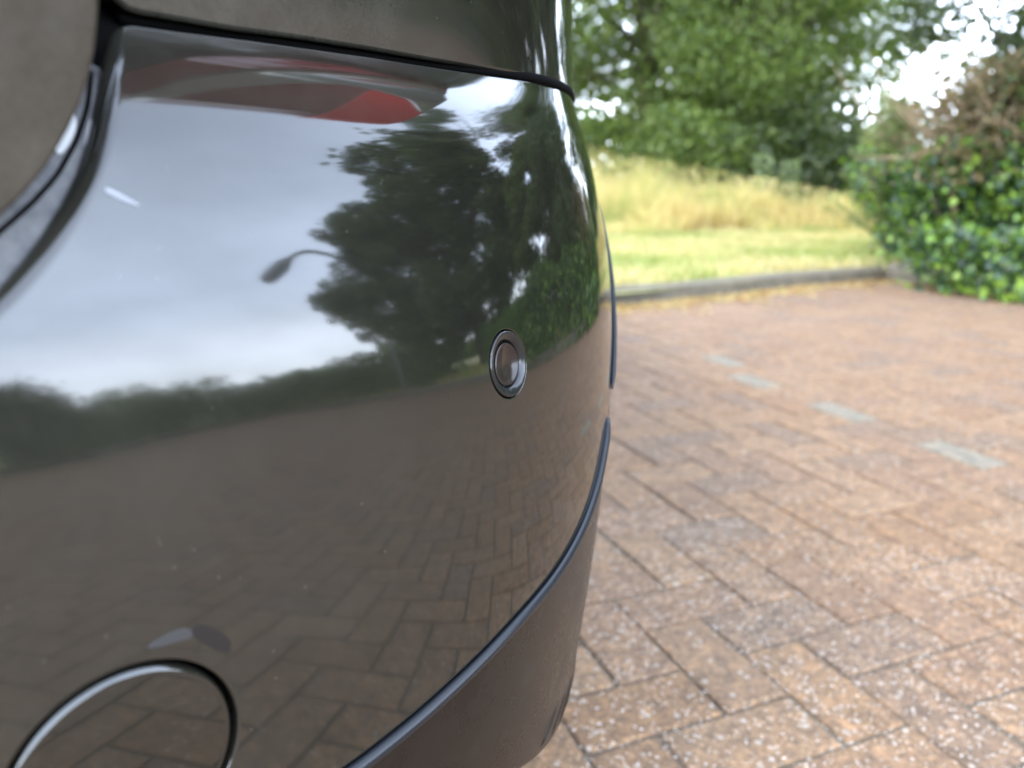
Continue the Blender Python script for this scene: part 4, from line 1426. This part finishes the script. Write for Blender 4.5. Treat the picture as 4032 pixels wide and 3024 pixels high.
# tall weed stalks
for i, (az_, d_, h_, lab) in enumerate([(17.5, 12.2, 0.95, 'left of two tall leafy weed stalks above the dry grass'), (19.2, 12.4, 0.88, 'right of two tall leafy weed stalks above the dry grass')]):
    root = empty('weed_stalk', pol(az_, d_)); tag(root, lab, 'weed', 'weed stalks in the dry grass')
    b_ = MB(); b_.tube([(0, 0, -.05), (0.01, 0, h_ * .5), (0, 0.01, h_)], [0.012, 0.01, 0.004], 6); b_.build('stem', M['bark'], root)
    P = np.stack([rng.normal(0, .07, 420), rng.normal(0, .07, 420), rng.uniform(0.15, h_ + .05, 420)], -1)
    V, F, c = leaf_cloud(P, 0.085, np.array([(0.15, 0.20, 0.09), (0.19, 0.23, 0.12)]), rng)
    link('leaves', np_mesh('leaves', V, F, False, None, c), M['leaf'], root)

# dry leaf litter along the kerb foot
n = 5200
t = rng.uniform(0, 1, n); ed = np.array(EDGE[2:] + BED[1:3]); s = np.concatenate([[0], np.cumsum(np.hypot(*np.diff(ed, axis=0).T))])
x = np.interp(t * s[-1], s, ed[:, 0]); y = np.interp(t * s[-1], s, ed[:, 1])
q = np.abs(rng.normal(0, .13, n)) * (0.55 + 0.75 * np.sin(t * 31) ** 2) + 0.01
P = np.stack([x + q * 0.55 + rng.normal(0, .02, n), y - q * 0.85, rng.uniform(0.004, 0.014, n)], -1)
V, F, c = leaf_cloud(P, 0.028, np.array([(0.46, 0.34, 0.14), (0.38, 0.24, 0.10), (0.50, 0.41, 0.20), (0.34, 0.19, 0.08)]), rng, 0.6, 1.9)
tag(link('leaf_litter', np_mesh('leaf_litter', V, F, False, None, c), M['straw']), 'dry yellow leaf litter gathered along the foot of the kerb', 'leaf litter', kind='stuff')


# ------------------------------------------------------------------ street lamp mirrored in the paint
lp = empty('street_lamp', pol(81.0, 11.5, 0)); tag(lp, 'grey street lamp with a curved arm beside the oak', 'street lamp')
b_ = MB()
b_.tube([(0, 0, -0.1), (0, 0, 1.2), (0, 0, 1.25), (0, 0, 4.1)], [0.085, 0.085, 0.055, 0.045], 12)
b_.build('pole', M['galv'], lp)
hd = Vector((math.sin(R(172)), math.cos(R(172)), 0))
b_ = MB()
pts = [Vector((0, 0, 4.05)) + hd * (1.32 * t) + Vector((0, 0, 0.80 * math.sin(t * 2.15) ** 0.8 if t > 0 else 0)) for t in np.linspace(0, 1, 14)]
b_.tube(pts, 0.07, 8); b_.build('arm', M['galv'], lp)
b_ = MB()
p0 = pts[-1]; dd = (hd * 1.0 + Vector((0, 0, -0.62))).normalized()
b_.tube([p0 - dd * .05, p0 + dd * .08, p0 + dd * .35, p0 + dd * .8, p0 + dd * 1.1, p0 + dd * 1.18], [0.06, 0.12, 0.20, 0.21, 0.17, 0.05], 12)
b_.build('lamp_head', M['galv'], lp)
